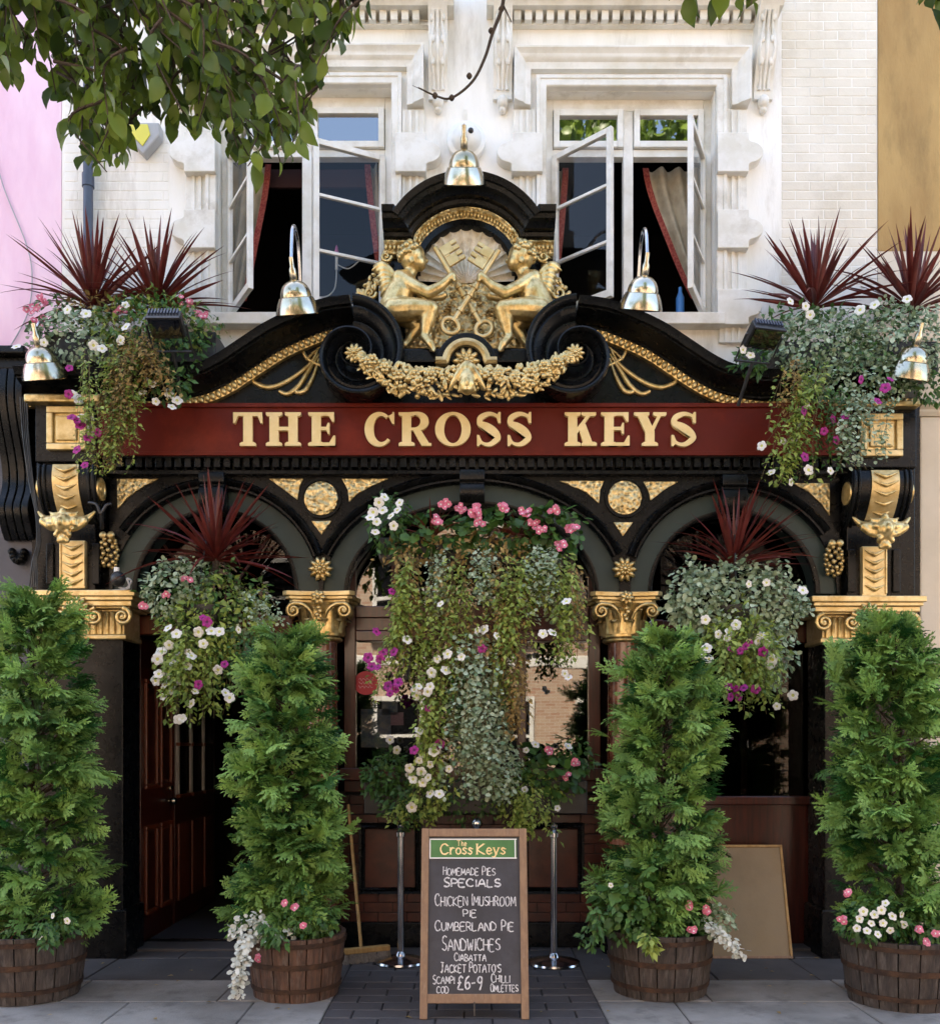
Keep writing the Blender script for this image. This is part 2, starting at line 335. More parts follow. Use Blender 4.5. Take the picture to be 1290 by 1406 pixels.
for j in range(26):                                                     # dark pavers in front of the window
    y = .34 - j * .17 - .085
    if y < -4.0: break
    n = 5; w = (XB - XA) / n; off = 0 if j % 2 else w / 2
    x = XA
    cuts = [XA] + [XA + off + w * i for i in range(1 if not off else 0, n + 1) if XA < XA + off + w * i < XB - .01] + [XB]
    for a, b in zip(cuts[:-1], cuts[1:]): slab(b - a, .17, SETT, (a + b) / 2, y, 'paver')

# ------------------------------------------------------------------ white house above the pub
house = thing('public_house', 'white painted house front with two open casement windows above the pub', 'house', (0, .1, 0))
WY = .1
wx0, wx1 = XZ(85, 0, WY)[0], XZ(1204, 0, WY)[0]
wz0, wz1 = XZ(0, 640, WY)[1], 11.6
OPEN = [(300, 537, 122), (750, 980, 125)]
zs = XZ(0, 432, WY)[1]
wall = MB()
cols = [wx0] + [XZ(p, 0, WY)[0] for o in OPEN for p in o[:2]] + [wx1]
wall.box(cols[0], cols[1], WY, .35, wz0, wz1).box(cols[2], cols[3], WY, .35, wz0, wz1).box(cols[4], cols[5], WY, .35, wz0, wz1)
for i, o in enumerate(OPEN):
    wall.box(cols[1 + 2 * i], cols[2 + 2 * i], WY, .35, wz0, zs).box(cols[1 + 2 * i], cols[2 + 2 * i], WY, .35, XZ(0, o[2], WY)[1], wz1)
wall.build('wall', WHITE, house, 0)
MB().box(wx0, wx1, .35, 9, 10.4, 11.6).build('roof', DARKIN, house, 0)
# painted bricks either side
bm_full = {}
def bricks(px0, px1, py0, py1, m, limit):
    x0, z1 = XZ(px0, py0, WY); x1, z0 = XZ(px1, py1, WY); L, Hh = .225, .075; n = 0
    nz = int((z1 - z0) / Hh)
    for j in range(nz):
        z = z1 - (j + .5) * Hh; x = x0 - (L / 2 if j % 2 else 0)
        while x < x1 - .01:
            a, b = max(x, x0), min(x + L, x1); x += L
            if b - a < .03: continue
            k = (round(b - a, 2), m.name)
            if k not in bm_full:
                w = (b - a) / 2 - .003; h = Hh / 2 - .003; mb = MB()
                mb.add([(-w, .01, -h), (w, .01, -h), (w, .01, h), (-w, .01, h), (-w, -.001, -h), (w, -.001, -h), (w, -.001, h), (-w, -.001, h),
                        (-w + .005, -.003, -h + .005), (w - .005, -.003, -h + .005), (w - .005, -.003, h - .005), (-w + .005, -.003, h - .005)],
                       [(8, 9, 10, 11)] + [(i, (i + 1) % 4, 4 + (i + 1) % 4, 4 + i) for i in range(4)] + [(4 + i, 4 + (i + 1) % 4, 8 + (i + 1) % 4, 8 + i) for i in range(4)])
                bm_full[k] = mb.mesh('brick', m, 0)
            link('brick', bm_full[k], house, M=Matrix.Translation(((a + b) / 2, WY + R.uniform(-.0005, .0015), z)) @ Matrix.Rotation(R.uniform(-.01, .01), 4, 'Z')); n += 1
bricks(1072, 1203, -10, 400, CREAMBR, 150)
bricks(88, 232, 120, 420, WHITE, 150)
# cornices with dentils, brackets, architraves
for (a, b, brk) in ((236, 601, (236, 601)), (690, 1051, (690, 1051))):
    c = MB(); pr = [(-.02, WY + .02), (-.02, -.05), (.01, -.07), (.03, -.1), (.03, -.14), (.09, -.16), (.13, -.2), (.16, -.2), (.16, WY + .02)]
    xa, z0 = XZ(a - 22, 10, 0); xb, _ = XZ(b + 22, 10, 0)
    xprism(c, [(y, z0 + n) for n, y in pr], xa, xb); c.build('cornice', WHITE2, house, 30)
    MB().pbox(a, b, 30, 34, .05, WY + .02).build('fillet', WHITE2, house, 0, .004)
    dm = None; p = a + 20
    while p < b - 22:
        if dm is None:
            w = S(4.8, .02); h = S(9, .02); dm = MB().box(-w, w, -.06, .1, -h, h).mesh('dentil', WHITE2, 0)
        q = P(p, 20, .02); link('dentil', dm, house, M=Matrix.Translation((q.x, WY - .04, q.z))); p += 15
    for bx in brk:
        q = P(bx, 15, 0); zb = XZ(0, 128, 0)[1]; w = S(13, 0); H_ = q.z - zb; o = MB()
        f = lambda t: -.14 + .2 * t ** .7 + .02 * math.sin(t * 9)
        xprism(o, [(WY + .02, q.z)] + [(f(t / 12), q.z - H_ * t / 12) for t in range(13)] + [(WY + .02, zb)], q.x - w, q.x + w)
        for k in (-1, 0, 1):
            o.tube([(q.x + k * w * .6 * (1 - .3 * math.sin(t * .8)), f(t / 12) - .008, q.z - H_ * (t + .2) / 12.5) for t in range(1, 12)], [.006 + .009 * abs(math.sin(t * .9 + abs(k))) for t in range(1, 12)], 8)
        for t in (.15, .38, .62):
            for k in (-1, 1): o.ball((q.x + k * w * .55, f(t) - .004, q.z - H_ * t), (.02, .015, .035), 8, 6)
        o.ball((q.x, .06, zb - .03), (.045, .05, .055), 10, 8).ball((q.x, .07, zb - .085), (.03, .035, .03), 10, 8)
        o.build('bracket', WHITE2, house, 40)
for i, (a, b, t) in enumerate(OPEN):
    path = [XZ(a, 440, WY), XZ(a, t, WY), XZ(b, t, WY), XZ(b, 440, WY)]
    MB().sweep(path, [(.003, WY + .05), (.003, .05), (.012, .04), (.055, .04), (.06, .03), (.085, .03), (.085, WY + .05)]).build('architrave', WHITE2, house, 30, .003)
    yy = t - 30
    path = [XZ(a - 28, 150, WY), XZ(a - 28, yy, WY), XZ(b + 28, yy, WY), XZ(b + 28, 150, WY)]
    MB().sweep(path, [(-.035, WY + .05), (-.035, .045), (.01, .03), (.03, .005), (.055, -.005), (.085, -.03), (.1, -.03), (.1, WY + .05)]).build('outer_architrave', WHITE2, house, 30, .003)
    for side, px in ((-1, a - 26), (1, b + 26)):
        st = MB().pbox(px - 19, px + 19, 150, 470, .07, WY + .02)
        for g in (-9, 0, 9): st.pbox(px + g - 2.2, px + g + 2.2, 150, 470, .055, WY)
        st.build('fluted_strip', WHITE2, house, 0, .003)
        for y0, y1 in ((181, 235), (287, 340), (396, 445)):
            e = px - side * 21; f_ = px + side * 22; h = (y1 - y0) / 2; c = (y0 + y1) / 2
            pts = [(e, y1), (e, y0), (f_, y0), (f_, c - h * .62)] + [(f_ + side * h * .75 * math.cos(q), c - h * .55 * math.sin(q)) for q in np.linspace(PI / 2.2, -PI / 2.2, 12)] + [(f_, c + h * .62), (f_, y1)]
            MB().pprism(pts, -.005, WY + .02).build('rusticated_block', WHITE2, house, 30, .006)
MB().pbox(636, 641, 150, 330, .09, WY + .02).build('wall_seam', WHITE2, house, 0)
for i, (a, b, t) in enumerate(OPEN):
    sill = MB(); q0 = P(a - 14, 431, .02); q1 = P(b + 14, 447, .02); sill.box(q0.x, q1.x, -.02, .34, q1.z, q0.z); sill.build('window_sill', WHITE2, house, 0, .006)
# windows: frame > casements and panes
FY = .2
def window(a, b, t, hinge, parts):
    mid = (a + b) / 2; f = MB()
    zt = XZ(0, t, WY)[1]; xa, xb = XZ(a, 0, WY)[0], XZ(b, 0, WY)[0]; xm = (xa + xb) / 2; z0 = zs; zr = XZ(0, 210, FY)[1]
    f.box(xa, xa + .06, FY, FY + .08, z0, zt).box(xb - .06, xb, FY, FY + .08, z0, zt).box(xa + .06, xb - .06, FY, FY + .08, zt - .09, zt)
    f.box(xm - .04, xm + .04, FY + .001, FY + .08, z0, zt - .09).box(xa + .06, xm - .04, FY + .002, FY + .08, zr - .03, zr + .03).box(xm + .04, xb - .06, FY + .002, FY + .08, zr - .03, zr + .03)
    w = f.build('window', WHITE2, house, 0, .005)
    for (p, q) in ((xa + .06, xm - .04), (xm + .04, xb - .06)):
        s_ = MB(); g = .05
        s_.box(p + .004, p + g, FY - .03, FY + .03, zr + .033, zt - .094).box(q - g, q - .004, FY - .03, FY + .03, zr + .033, zt - .094).box(p + g, q - g, FY - .029, FY + .03, zr + .033, zr + .033 + g).box(p + g, q - g, FY - .029, FY + .03, zt - .094 - g, zt - .094)
        s_.build('top_light', WHITE2, w, 0, .004)
        MB().add([(p + g - .005, FY, zr + .06), (q - g + .005, FY, zr + .06), (q - g + .005, FY, zt - .12), (p + g - .005, FY, zt - .12)], [(0, 1, 2, 3)]).build('pane', GLASST, w, 0)
    H_ = zr - .035 - z0 - .01; W_ = xm - .04 - xa - .06
    for (hx, sgn, ang) in parts:
        x = xa + .06 if sgn > 0 else xb - .06
        M = Matrix.Translation((x, FY - .012, z0 + .008)) @ Matrix.Rotation(-sgn * math.radians(ang), 4, 'Z')
        c = MB(); e = .045
        def bx(u0, u1, v0, v1, y0=-.02, y1=.02): c.box(min(sgn * u0, sgn * u1), max(sgn * u0, sgn * u1), y0, y1, v0, v1)
        bx(0, e, 0, H_); bx(W_ - e, W_, 0, H_); bx(e, W_ - e, 0, .06, -.019, .019); bx(e, W_ - e, H_ - e, H_, -.019, .019)
        for k in (1, 2): bx(e, W_ - e, H_ * k / 3 - .012, H_ * k / 3 + .012, -.014, .014)
        link('casement', c.mesh('casement', WHITE2, 0), w, .004, M=M)
        for k in range(3):
            v0 = H_ * k / 3 + .01; v1 = H_ * (k + 1) / 3 - .01
            me = MB().add([(sgn * (e - .005), 0, v0), (sgn * (W_ - e + .005), 0, v0), (sgn * (W_ - e + .005), 0, v1), (sgn * (e - .005), 0, v1)], [(0, 1, 2, 3)]).mesh('pane', GLASS, 0)
            link('pane', me, w, M=M)
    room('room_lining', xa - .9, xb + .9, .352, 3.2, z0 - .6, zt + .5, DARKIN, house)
    return xa, xb, z0, zt, zr
wl_ = window(*OPEN[0], None, [(0, 1, 60), (0, -1, 24)])
wr_ = window(*OPEN[1], None, [(0, 1, 42), (0, -1, 66)])
# curtains hang inside
def curtain(x_top0, x_top1, x_bot0, x_bot1, zt, zb, trim, label, y=.45):
    t = thing('curtain', label, 'curtain', ((x_top0 + x_top1) / 2, y, zb), 'cream curtains in the upper windows')
    n = 26; mz = 14; vs = []
    for j in range(mz):
        s_ = j / (mz - 1); a = x_top0 + (x_bot0 - x_top0) * s_ ** 1.3; b = x_top1 + (x_bot1 - x_top1) * s_ ** 1.3
        for i in range(n):
            u = i / (n - 1); vs.append((a + (b - a) * u, y + .035 * math.sin(u * 22 + s_) + .01 * math.sin(s_ * 9 + i), zt + (zb - zt) * s_))
    MB().add(vs, [(j * n + i, j * n + i + 1, (j + 1) * n + i + 1, (j + 1) * n + i) for j in range(mz - 1) for i in range(n - 1)]).build('drape', CURT, t, 180)
    e = n - 1 if trim > 0 else 0
    ve = []
    for j in range(mz):
        v = vs[j * n + e]; ve += [(v[0], v[1] - .02, v[2]), (v[0] + trim * .05, v[1] - .02, v[2])]
    MB().add(ve, [(2 * j, 2 * j + 1, 2 * j + 3, 2 * j + 2) for j in range(mz - 1)]).build('trim', CURTR, t, 180)
xa, xb, z0, zt, zr = wl_
curtain(xa - .05, xa + .3, xa - .05, xa + .1, zr + .05, z0 + .25, 1, 'cream curtain with red edge at the left side of the left upper window')
curtain(xb - .2, xb + .05, xb - .06, xb + .08, zr + .05, z0 + .25, -1, 'pale curtain at the right side of the left upper window')
tag(MB().box(xa, xb, .5, .53, zr - .1, zr + .05).build('pelmet', REDIN, None, 0), 'dark red pelmet across the top of the left upper window', 'pelmet')
xa, xb, z0, zt, zr = wr_
curtain(xb - .46, xb + .05, xb - .05, xb + .1, zr + .02, z0 + .3, -1, 'cream curtain with red edge tied back in the right upper window')
curtain(xa - .06, xa + .16, xa - .06, xa + .06, zr + .02, z0 + .3, 1, 'dim curtain behind the open casement of the right upper window')
tag(MB().lathe([(.001, 0), (.035, 0), (.035, .28), (.015, .33), (.015, .37), (.001, .37)], Matrix.Translation((xb - .2, .42, z0 - .0)), 12).build('bottle', BLUEP, None), 'blue bottle standing on the sill of the right upper window', 'bottle')
# candle bracket seen through the left window
xa, xb, z0, zt, zr = wl_
cl = thing('candle_lamp', 'white candle lamp with pink bulb inside the left upper window', 'lamp', (0, .9, z0))
q = P(462, 350, .9)
MB().tube([q + Vector((0, 0, -.13)), q + Vector((0, 0, .0))], .013, 10).build('candle', WPLAS, cl)
MB().lathe([(.001, 0), (.014, .01), (.018, .03), (.01, .07), (.001, .09)], Matrix.Translation(q), 12, False).build('bulb', LAMPP, cl)
MB().tube(smooth_path([q + Vector((0, 0, -.13)), q + Vector((-.02, 0, -.3)), q + Vector((-.12, .02, -.36)), q + Vector((-.3, .05, -.3)), q + Vector((-.35, .1, -.1))], 6), .006, 6).tube(smooth_path([q + Vector((0, 0, -.08)), q + Vector((.1, 0, -.12)), q + Vector((.2, 0, -.05))], 6), .005, 6).build('arm', WPLAS, cl)

# ------------------------------------------------------------------ neighbours
pk = thing('pink_house', 'pink rendered house wall at the left edge', 'house', (-6, .1, 0))
MB().box(-9.5, wx0 - .004, .1, 6, XZ(0, 500, .1)[1], 11.4).build('wall', PINK, pk, 0)
MB().box(-9.5, wx0 - .004, .1, 6, 0, 3.2).build('ground_wall', GREYSH, pk, 0)
zc = XZ(0, 500, 0)[1]
gs = thing('grey_shopfront', 'dark blue grey shopfront with black scroll bracket beside the pub on the left', 'shopfront', (-4, 0, 0))
gx = XZ(47, 0, -.05)[0]
MB().box(-7, gx, -.05, .098, 0, zc).build('panel', GREYSH, gs, 0)
MB().box(-7, gx, -.22, .098, zc, zc + .06).box(-7, gx, -.14, .09, zc - .09, zc - .001).build('cornice', BLACK, gs, 0, .01)
for i in range(4):
    pxs = 2 + i * 11; o = MB(); zt_ = XZ(0, 512, -.2)[1]; zb_ = XZ(0, 738, -.2)[1]; xx = XZ(pxs, 0, -.2)[0]
    pr = []
    for k in range(25):
        t = k / 24; pr.append((-.05 - .24 * (1 - t) ** .6 - .05 * math.sin(t * 8) - (.07 * math.exp(-((t - .82) / .1) ** 2)), zt_ + (zb_ - zt_) * t))
    xprism(o, [(-.049, zt_)] + pr + [(-.049, zb_)], xx - .027, xx + .027); o.build('scroll_rib', BLACK, gs, 50, .006)
q = P(24, 755, -.12); o = MB()
for k in range(7):
    a = math.radians(200 + k * 23); o.ball((q.x + .05 * math.cos(a), -.1, q.z + .02 + .1 * math.sin(a)), (.03, .05, .035), 8, 6)
o.build('leaf_drop', BLACK, gs)
MB().pbox(2, 10, 530, 575, -.08, -.02).build('raised_panel', BLACK, gs, 0, .004)

oc = thing('ochre_house', 'ochre rendered house wall at the right edge above a cream pilaster', 'house', (6, .1, 0))
MB().box(wx1 + .004, 9.5, .09, 6, XZ(0, 345, .1)[1], 11.5).build('wall', TAN, oc, 0)
xr = XZ(1262, 0, -.05)[0]
MB().box(wx1 + .004, 9.5, .095, 6, 0, XZ(0, 345, .1)[1] - .001).build('lower_wall', CREAM, oc, 0)
MB().box(xr, 9.5, -.06, .09, 0, XZ(0, 572, -.06)[1]).build('pilaster', CREAM, oc, 0, .01)
zq = XZ(0, 572, -.06)[1]
xprism(MB(), [(.09, zq), (-.07, zq), (-.09, zq + .03), (-.09, zq + .05), (-.13, zq + .08), (-.13, zq + .12), (-.1, zq + .13), (-.1, zq + .6), (.09, zq + .6)], xr - .02, 9.5).build('capital', CREAM, oc, 30, .004)

# ------------------------------------------------------------------ the pub front
pub = thing('pub_shopfront', 'black and gold timber pub front with three arches and scrolled pediment', 'pub front', (0, 0, 0))
AY, GY = -.15, -.12                                                     # black board and green bands
ARCH = [(296, 112, 115, 142, 142, 150, 440), (647, 173, 125, 204, 151, 440, 857), (1007, 116, 113, 142, 140, 857, 1152)]
def arch_plate(mb, x0, x1, cx, rx, ry, top, spring, yf, yb, n=36):
    pts = [(x0, spring)] + arc(cx, spring, rx, ry, 180, 0, n) + [(x1, spring)]
    A = [XZ(x, y, yf) for x, y in pts]; zt = XZ(0, top, yf)[1]; N = len(A)
    mb.add([(x, yf, z) for x, z in A] + [(x, yf, zt) for x, z in A] + [(x, yb, z) for x, z in A],
           [(i, i + 1, N + i + 1, N + i) for i in range(N - 1)] + [(i, 2 * N + i, 2 * N + i + 1, i + 1) for i in range(N - 1)])
b1 = MB(); b2 = MB()
for (cx, rx, ry, gx_, gy_, x0, x1) in ARCH:
    arch_plate(b1, x0, x1, cx, gx_, gy_, 646, 815, AY, GY + .001)
    arch_plate(b2, x0, x1, cx, rx, ry, 650, 815, GY, .11)
b1.build('arcade_board', BLACK, pub, 30); b2.build('arch_band', GREEN, pub, 30)
MP = [(0, AY + .02), (0, -.175), (.012, -.19), (.026, -.19), (.034, -.178), (.044, -.2), (.066, -.215), (.083, -.2), (.088, -.17), (.088, AY + .02)]
for i, (cx, rx, ry, gx_, gy_, x0, x1) in enumerate(ARCH):
    a0, a1 = ((146, 20), (161, 19), (160, 34))[i]
    MB().sweep([XZ(x, y, AY) for x, y in arc(cx, 815, gx_, gy_, a0, a1, 48)], MP).build('arch_moulding', BLACK, pub, 40)
    MB().sweep([XZ(x, y, GY) for x, y in arc(cx, 815, rx, ry, 180, 0, 48)], [(-.02, GY + .04), (-.02, GY - .0), (.0, GY - .012), (.012, GY - .012), (.012, GY + .04)]).build('arch_bead', BLACK, pub, 40)
for cx, yt, yb in ((291, 648, 702), (648, 645, 690), (1008, 652, 706)):
    o = MB(); w = S(17, -.2); zt_ = XZ(0, yt, -.25)[1]; zb_ = XZ(0, yb, -.25)[1]; x = XZ(cx, 0, -.25)[0]; H_ = zt_ - zb_
    prof = [(-.11, zt_), (-.27, zt_), (-.28, zt_ - .03), (-.275, zt_ - .08), (-.25, zt_ - .1)] + [(-.25 - .03 * math.sin(PI * k / 8) - .02 * (1 - k / 8), zt_ - .1 - (H_ - .1) * k / 8) for k in range(1, 9)] + [(-.11, zb_)]
    xprism(o, prof, x - w, x + w); o.build('keystone', BLACK, pub, 30, .006)
for a, b in ((44, 160), (1140, 1262)): MB().pbox(a, b, 546, 1300, -.1, .1).build('pier_backing', BLACK, pub, 0)
# gilded spandrel panels and discs
GP = [[(160, 657), (217, 657), (196, 668), (176, 682), (161, 699)], [(369, 657), (416, 657), (411, 668), (408, 686), (392, 674)],
      [(469, 657), (533, 657), (508, 668), (490, 678), (479, 689), (477, 672)], [(427, 715), (455, 715), (441, 734)],
      [(768, 660), (829, 660), (824, 672), (822, 691), (805, 676)], [(883, 661), (931, 661), (912, 672), (893, 687), (890, 674)], [(842, 717), (869, 717), (855, 736)],
      [(1088, 663), (1139, 663), (1139, 708), (1128, 692), (1110, 675)]]
for g in GP: MB().pprism(g, AY - .016, AY + .02).build('gilded_panel', GOLDC, pub, 0, .004)
for cx, cy in ((441, 685), (857, 684)):
    q = P(cx, cy, AY); M = Matrix.Translation((q.x, AY + .01, q.z)) @ Matrix.Rotation(PI / 2, 4, 'X')
    MB().lathe([(.001, .045), (.06, .042), (S(20), .036), (S(22.5), .03), (S(23), .0)], M, 40, False).build('gilded_disc', GOLDC, pub, 50)
    MB().lathe([(S(24), 0), (S(24), .035), (S(27), .035), (S(27.5), .0)], M, 40, False).build('disc_rim', BLACK, pub, 30)
def rosette(cx, cy, y, r, name='rosette', parent=None, petals=10):
    q = P(cx, cy, y); o = MB()
    for k in range(petals):
        a = 2 * PI * k / petals; M = Matrix.Rotation(-a, 3, 'Y')
        o.ball(q + M @ Vector((r * .62, 0, 0)), (r * .4, r * .28, r * .2), 8, 6, M)
        M2 = Matrix.Rotation(-a - .3, 3, 'Y'); o.ball(q + M2 @ Vector((r * .32, -r * .22, 0)), (r * .22, r * .2, r * .12), 8, 6, M2)
    o.ball(q + Vector((0, -r * .35, 0)), r * .2, 8, 6).ball(q + Vector((0, r * .2, 0)), (r * .75, r * .3, r * .75), 12, 8)
    return o.build(name, GOLD, parent or pub, 60)
for cx, cy in ((440, 781), (857, 782)): rosette(cx, cy, AY - .03, S(17))
for cx, cy in ((148, 757), (1146, 768)):                                # bunches of grapes
    o = MB(); q = P(cx, cy, -.2)
    for k in range(46):
        t = k / 46; a = k * 2.4; w = .055 * math.sin(PI * (.18 + .72 * (1 - t))) + .01
        o.ball((q.x + w * math.cos(a), q.y + .02 + w * .8 * math.sin(a), q.z + .13 - .25 * t), .018, 7, 5)
    for k in (-1, 1): o.ball((q.x + k * .03, q.y - .02, q.z + .12), (.03, .02, .03), 8, 6)
    o.build('grape_drop', GOLD, pub, 60)
# cornice strip with small dentils below the sign
MB().pbox(140, 1168, 622, 628, -.27, -.12).pbox(140, 1168, 645, 651, -.22, -.12).pbox(140, 1168, 628, 645, -.19, -.11).build('bed_moulding', BLACK, pub, 0, .006)
w = S(4.3, -.24); h = S(7, -.24); dm = MB().box(-w, w, -.035, .04, -h, h).mesh('dentil', BLACK, 0); p = 152
while p < 1160:
    q = P(p, 636, -.22); link('dentil', dm, pub, .004, M=Matrix.Translation((q.x, -.215, q.z))); p += 13.4
# tympanum board, swan-neck hoods, rope moulding
HP = [(18, 549), (140, 551), (222, 553), (258, 549), (290, 541), (320, 526), (352, 505), (386, 483), (418, 468), (450, 456), (485, 451)]
def mir(p): return (2 * 637.5 - p[0], p[1])
TY = -.2
hp = [(v.x, v.y) for v in smooth_path([Vector((a, b)) for a, b in HP], 6)]
tym = [(150, 558)] + [p for p in hp if p[0] > 150] + [(520, 485), (560, 480), (637, 480)]
tym = tym + [mir(p) for p in reversed(tym[:-1])]
MB().pprism(tym, TY, .1).build('tympanum', BLACK, pub, 20)
HOOD = [(.1 + n_ * .608, y_) for n_, y_ in [(.0, .1), (.0, -.24), (.02, -.27), (.045, -.27), (.05, -.3), (.08, -.33), (.11, -.4), (.13, -.44), (.15, -.44), (.155, -.47), (.2, -.485), (.235, -.5), (.25, -.48), (.255, .1)]]
for side in (0, 1):
    path = [XZ(*(mir(p) if side else p), -.48) for p in hp]
    if side: path = path[::-1]
    MB().sweep(path, HOOD).build('hood_moulding', BLACK, pub, 35)
    rp = MB(); rope = [XZ(*(mir(p) if side else p), -.26) for p in hp]
    MB().sweep(rope if not side else rope[::-1], [(-.045, TY + .01), (-.05, -.225), (-.045, -.245), (.01, -.262), (.02, TY + .01)]).build('gilded_fillet', GOLD, pub, 40)
    acc = 0; beads = MB()
    for a, b in zip(rope[:-1], rope[1:]):
        d = math.dist(a, b); t = acc
        while t < d:
            u = t / d; x = a[0] + (b[0] - a[0]) * u; z = a[1] + (b[1] - a[1]) * u - .018
            beads.ball((x, -.262, z), (.022, .02, .032), 8, 6, Matrix.Rotation(.5 if side else -.5, 3, 'Y')); t += .046
        acc = t - d
    beads.build('rope_beads', GOLD, pub, 60, kind='stuff')
# volutes
SP = [81, 70, 58, 45, 34, 27, 21, 15, 11]; TR = [13, 12.5, 11, 8.5, 6.5, 5.2, 4.2, 3.2, 2.2]
for side in (0, 1):
    pts = []; rad = []
    for k in range(97):
        u = k / 12; i = min(int(u), 7); f_ = u - i; r = SP[i] * (1 - f_) + SP[i + 1] * f_; tr = TR[i] * (1 - f_) + TR[i + 1] * f_
        a = PI / 2 - u * PI / 2; pts.append((484 + (r - tr) * math.cos(a), 484 - (r - tr) * math.sin(a))); rad.append((r, tr, a))
    mm = (lambda p: mir(p)) if side else (lambda p: p)
    VP = [(1, .1), (1, -.47), (.98, -.493), (.9, -.497), (.8, -.485), (.74, -.46), (.72, -.45), (.64, -.455), (.5, -.43), (.36, -.41), (.33, -.395), (.22, -.395), (.1, -.375), (0, -.37), (0, .1)]
    vs = []; SPX = SP + [8, 6, 4.5, 3.5, 2.5]; K = len(VP)
    def spx(u): i = min(int(u), len(SPX) - 2); return SPX[i] * (1 - (u - i)) + SPX[i + 1] * (u - i)
    for k in range(97):
        u = k / 12; a = PI / 2 - u * PI / 2; ro = spx(u); ri = spx(u + 4)
        for fn, y in VP:
            r = ri + (ro - ri) * fn; q = P(*mm((484 + r * math.cos(a), 484 - r * math.sin(a))), -.47); vs.append((q.x, y - .0003 * k * (y < 0), q.z))
    MB().add(vs, [(i * K + j, i * K + j + 1, (i + 1) * K + j + 1, (i + 1) * K + j) for i in range(96) for j in range(1, K - 2)] + [(i * K, i * K + 1, (i + 1) * K + 1, (i + 1) * K) for i in range(60)] + [tuple(range(K))]).build('volute', BLACK, pub, 50)
    outl = [(484 + (r - tr) * math.cos(a), 484 - (r - tr) * math.sin(a)) for r, tr, a in rad[:49]]
    MB().pprism([mm(p) for p in outl], -.3, .1).build('volute_back', BLACK, pub, 20)
    rosette(*mm((486, 485)), -.5, S(13), 'volute_rosette')
    # gilded palmette spray
    for ends in ([(437, 478), (425, 500), (395, 523), (370, 532), (352, 527), (345, 521)], [(438, 486), (425, 507), (410, 530), (395, 541), (383, 537)], [(438, 492), (431, 515), (420, 535), (409, 539), (404, 533)], [(413, 474), (420, 490), (433, 499), (446, 503)]):
        pp = smooth_path([P(*mm(p), TY - .005) for p in ends], 8); n = len(pp)
        MB().tube(pp, [.008 + .013 * math.sin(PI * .9 * i / n) if len(ends) > 4 else .014 for i in range(n)], 8).build('palmette_frond', GOLD, pub, 60)
    for e in ((440, 476), (436, 480), (432, 484)):
        MB().tube([P(*mm(e), TY - .01), P(*mm((e[0] - 12, e[1] + 10)), TY - .01)], [.004, .012], 8).build('palmette_bud', GOLD, pub, 60)
# aedicule: black back, hood, gilded band, shell niche
back = [(529, 470), (529, 330), (566, 330)] + arc(640, 372, 92, 92, 150, 30, 30)[1:-1] + [(714, 330), (759, 330), (759, 470)]
MB().pprism(back, -.1, .12).build('niche_back', BLACK, pub, 20)
AP = [(526, 326), (567, 326)] + [p for p in arc(640, 366, 86, 86, 146, 34, 32)] + [(713, 326), (761, 326)]
apx = [XZ(*p, -.25) for p in AP]
MB().sweep(apx, [(0, .1), (0, -.2), (.015, -.24), (.04, -.25), (.045, -.3), (.08, -.33), (.09, -.36), (.12, -.37), (.125, -.39), (.165, -.41), (.175, -.39), (.175, .1)]).build('niche_hood', BLACK, pub, 35, 0)
MB().sweep(apx, [(-.085, -.05), (-.085, -.15), (-.075, -.165), (-.05, -.17), (-.03, -.19), (-.012, -.215), (0, -.215), (0, -.05)]).build('gilded_band', GOLDC, pub, 35)
o = MB()
for a, b in zip(apx[:-1], apx[1:]):
    d = math.dist(a, b); n_ = max(1, round(d / .032))
    for k in range(n_):
        u = (k + .5) / n_; dx, dz = (b[0] - a[0]) / d, (b[1] - a[1]) / d
        o.ball((a[0] + (b[0] - a[0]) * u + dz * .04, -.19, a[1] + (b[1] - a[1]) * u - dx * .04), (.012, .016, .026), 7, 5)
o.build('egg_and_dart', GOLD, pub, 60, kind='stuff')
arcp = [XZ(*p, -.17) for p in arc(640, 374, 63, 63, 180, 0, 40)]
MB().sweep(arcp, [(0, -.05), (0, -.14), (.015, -.17), (.06, -.17), (.075, -.15), (.075, -.05)]).build('niche_ring', BLACK, pub, 35)
sh = MB(); rows_ = 14; nl = 15; cols_ = nl * 10; vs = []
for j in range(rows_ + 1):
    t = j / rows_
    for i in range(cols_ + 1):
        a = math.radians(2 + 176 * i / cols_); lob = abs(math.sin(PI * i / 10)); dx, dy = math.cos(a), math.sin(a)
        b_ = dy * 18; rr_ = (b_ + math.sqrt(b_ * b_ - (18 * 18 - 67 * 67))) * t
        q = P(640 + rr_ * dx, 390 - rr_ * dy, -.12); vs.append((q.x, -.14 + .032 * lob ** .7 * min(1, t * 1.3), q.z))
sh.add(vs, [(j * (cols_ + 1) + i, j * (cols_ + 1) + i + 1, (j + 1) * (cols_ + 1) + i + 1, (j + 1) * (cols_ + 1) + i) for j in range(rows_) for i in range(cols_)])
sh.build('shell', SHELL, pub, 60)
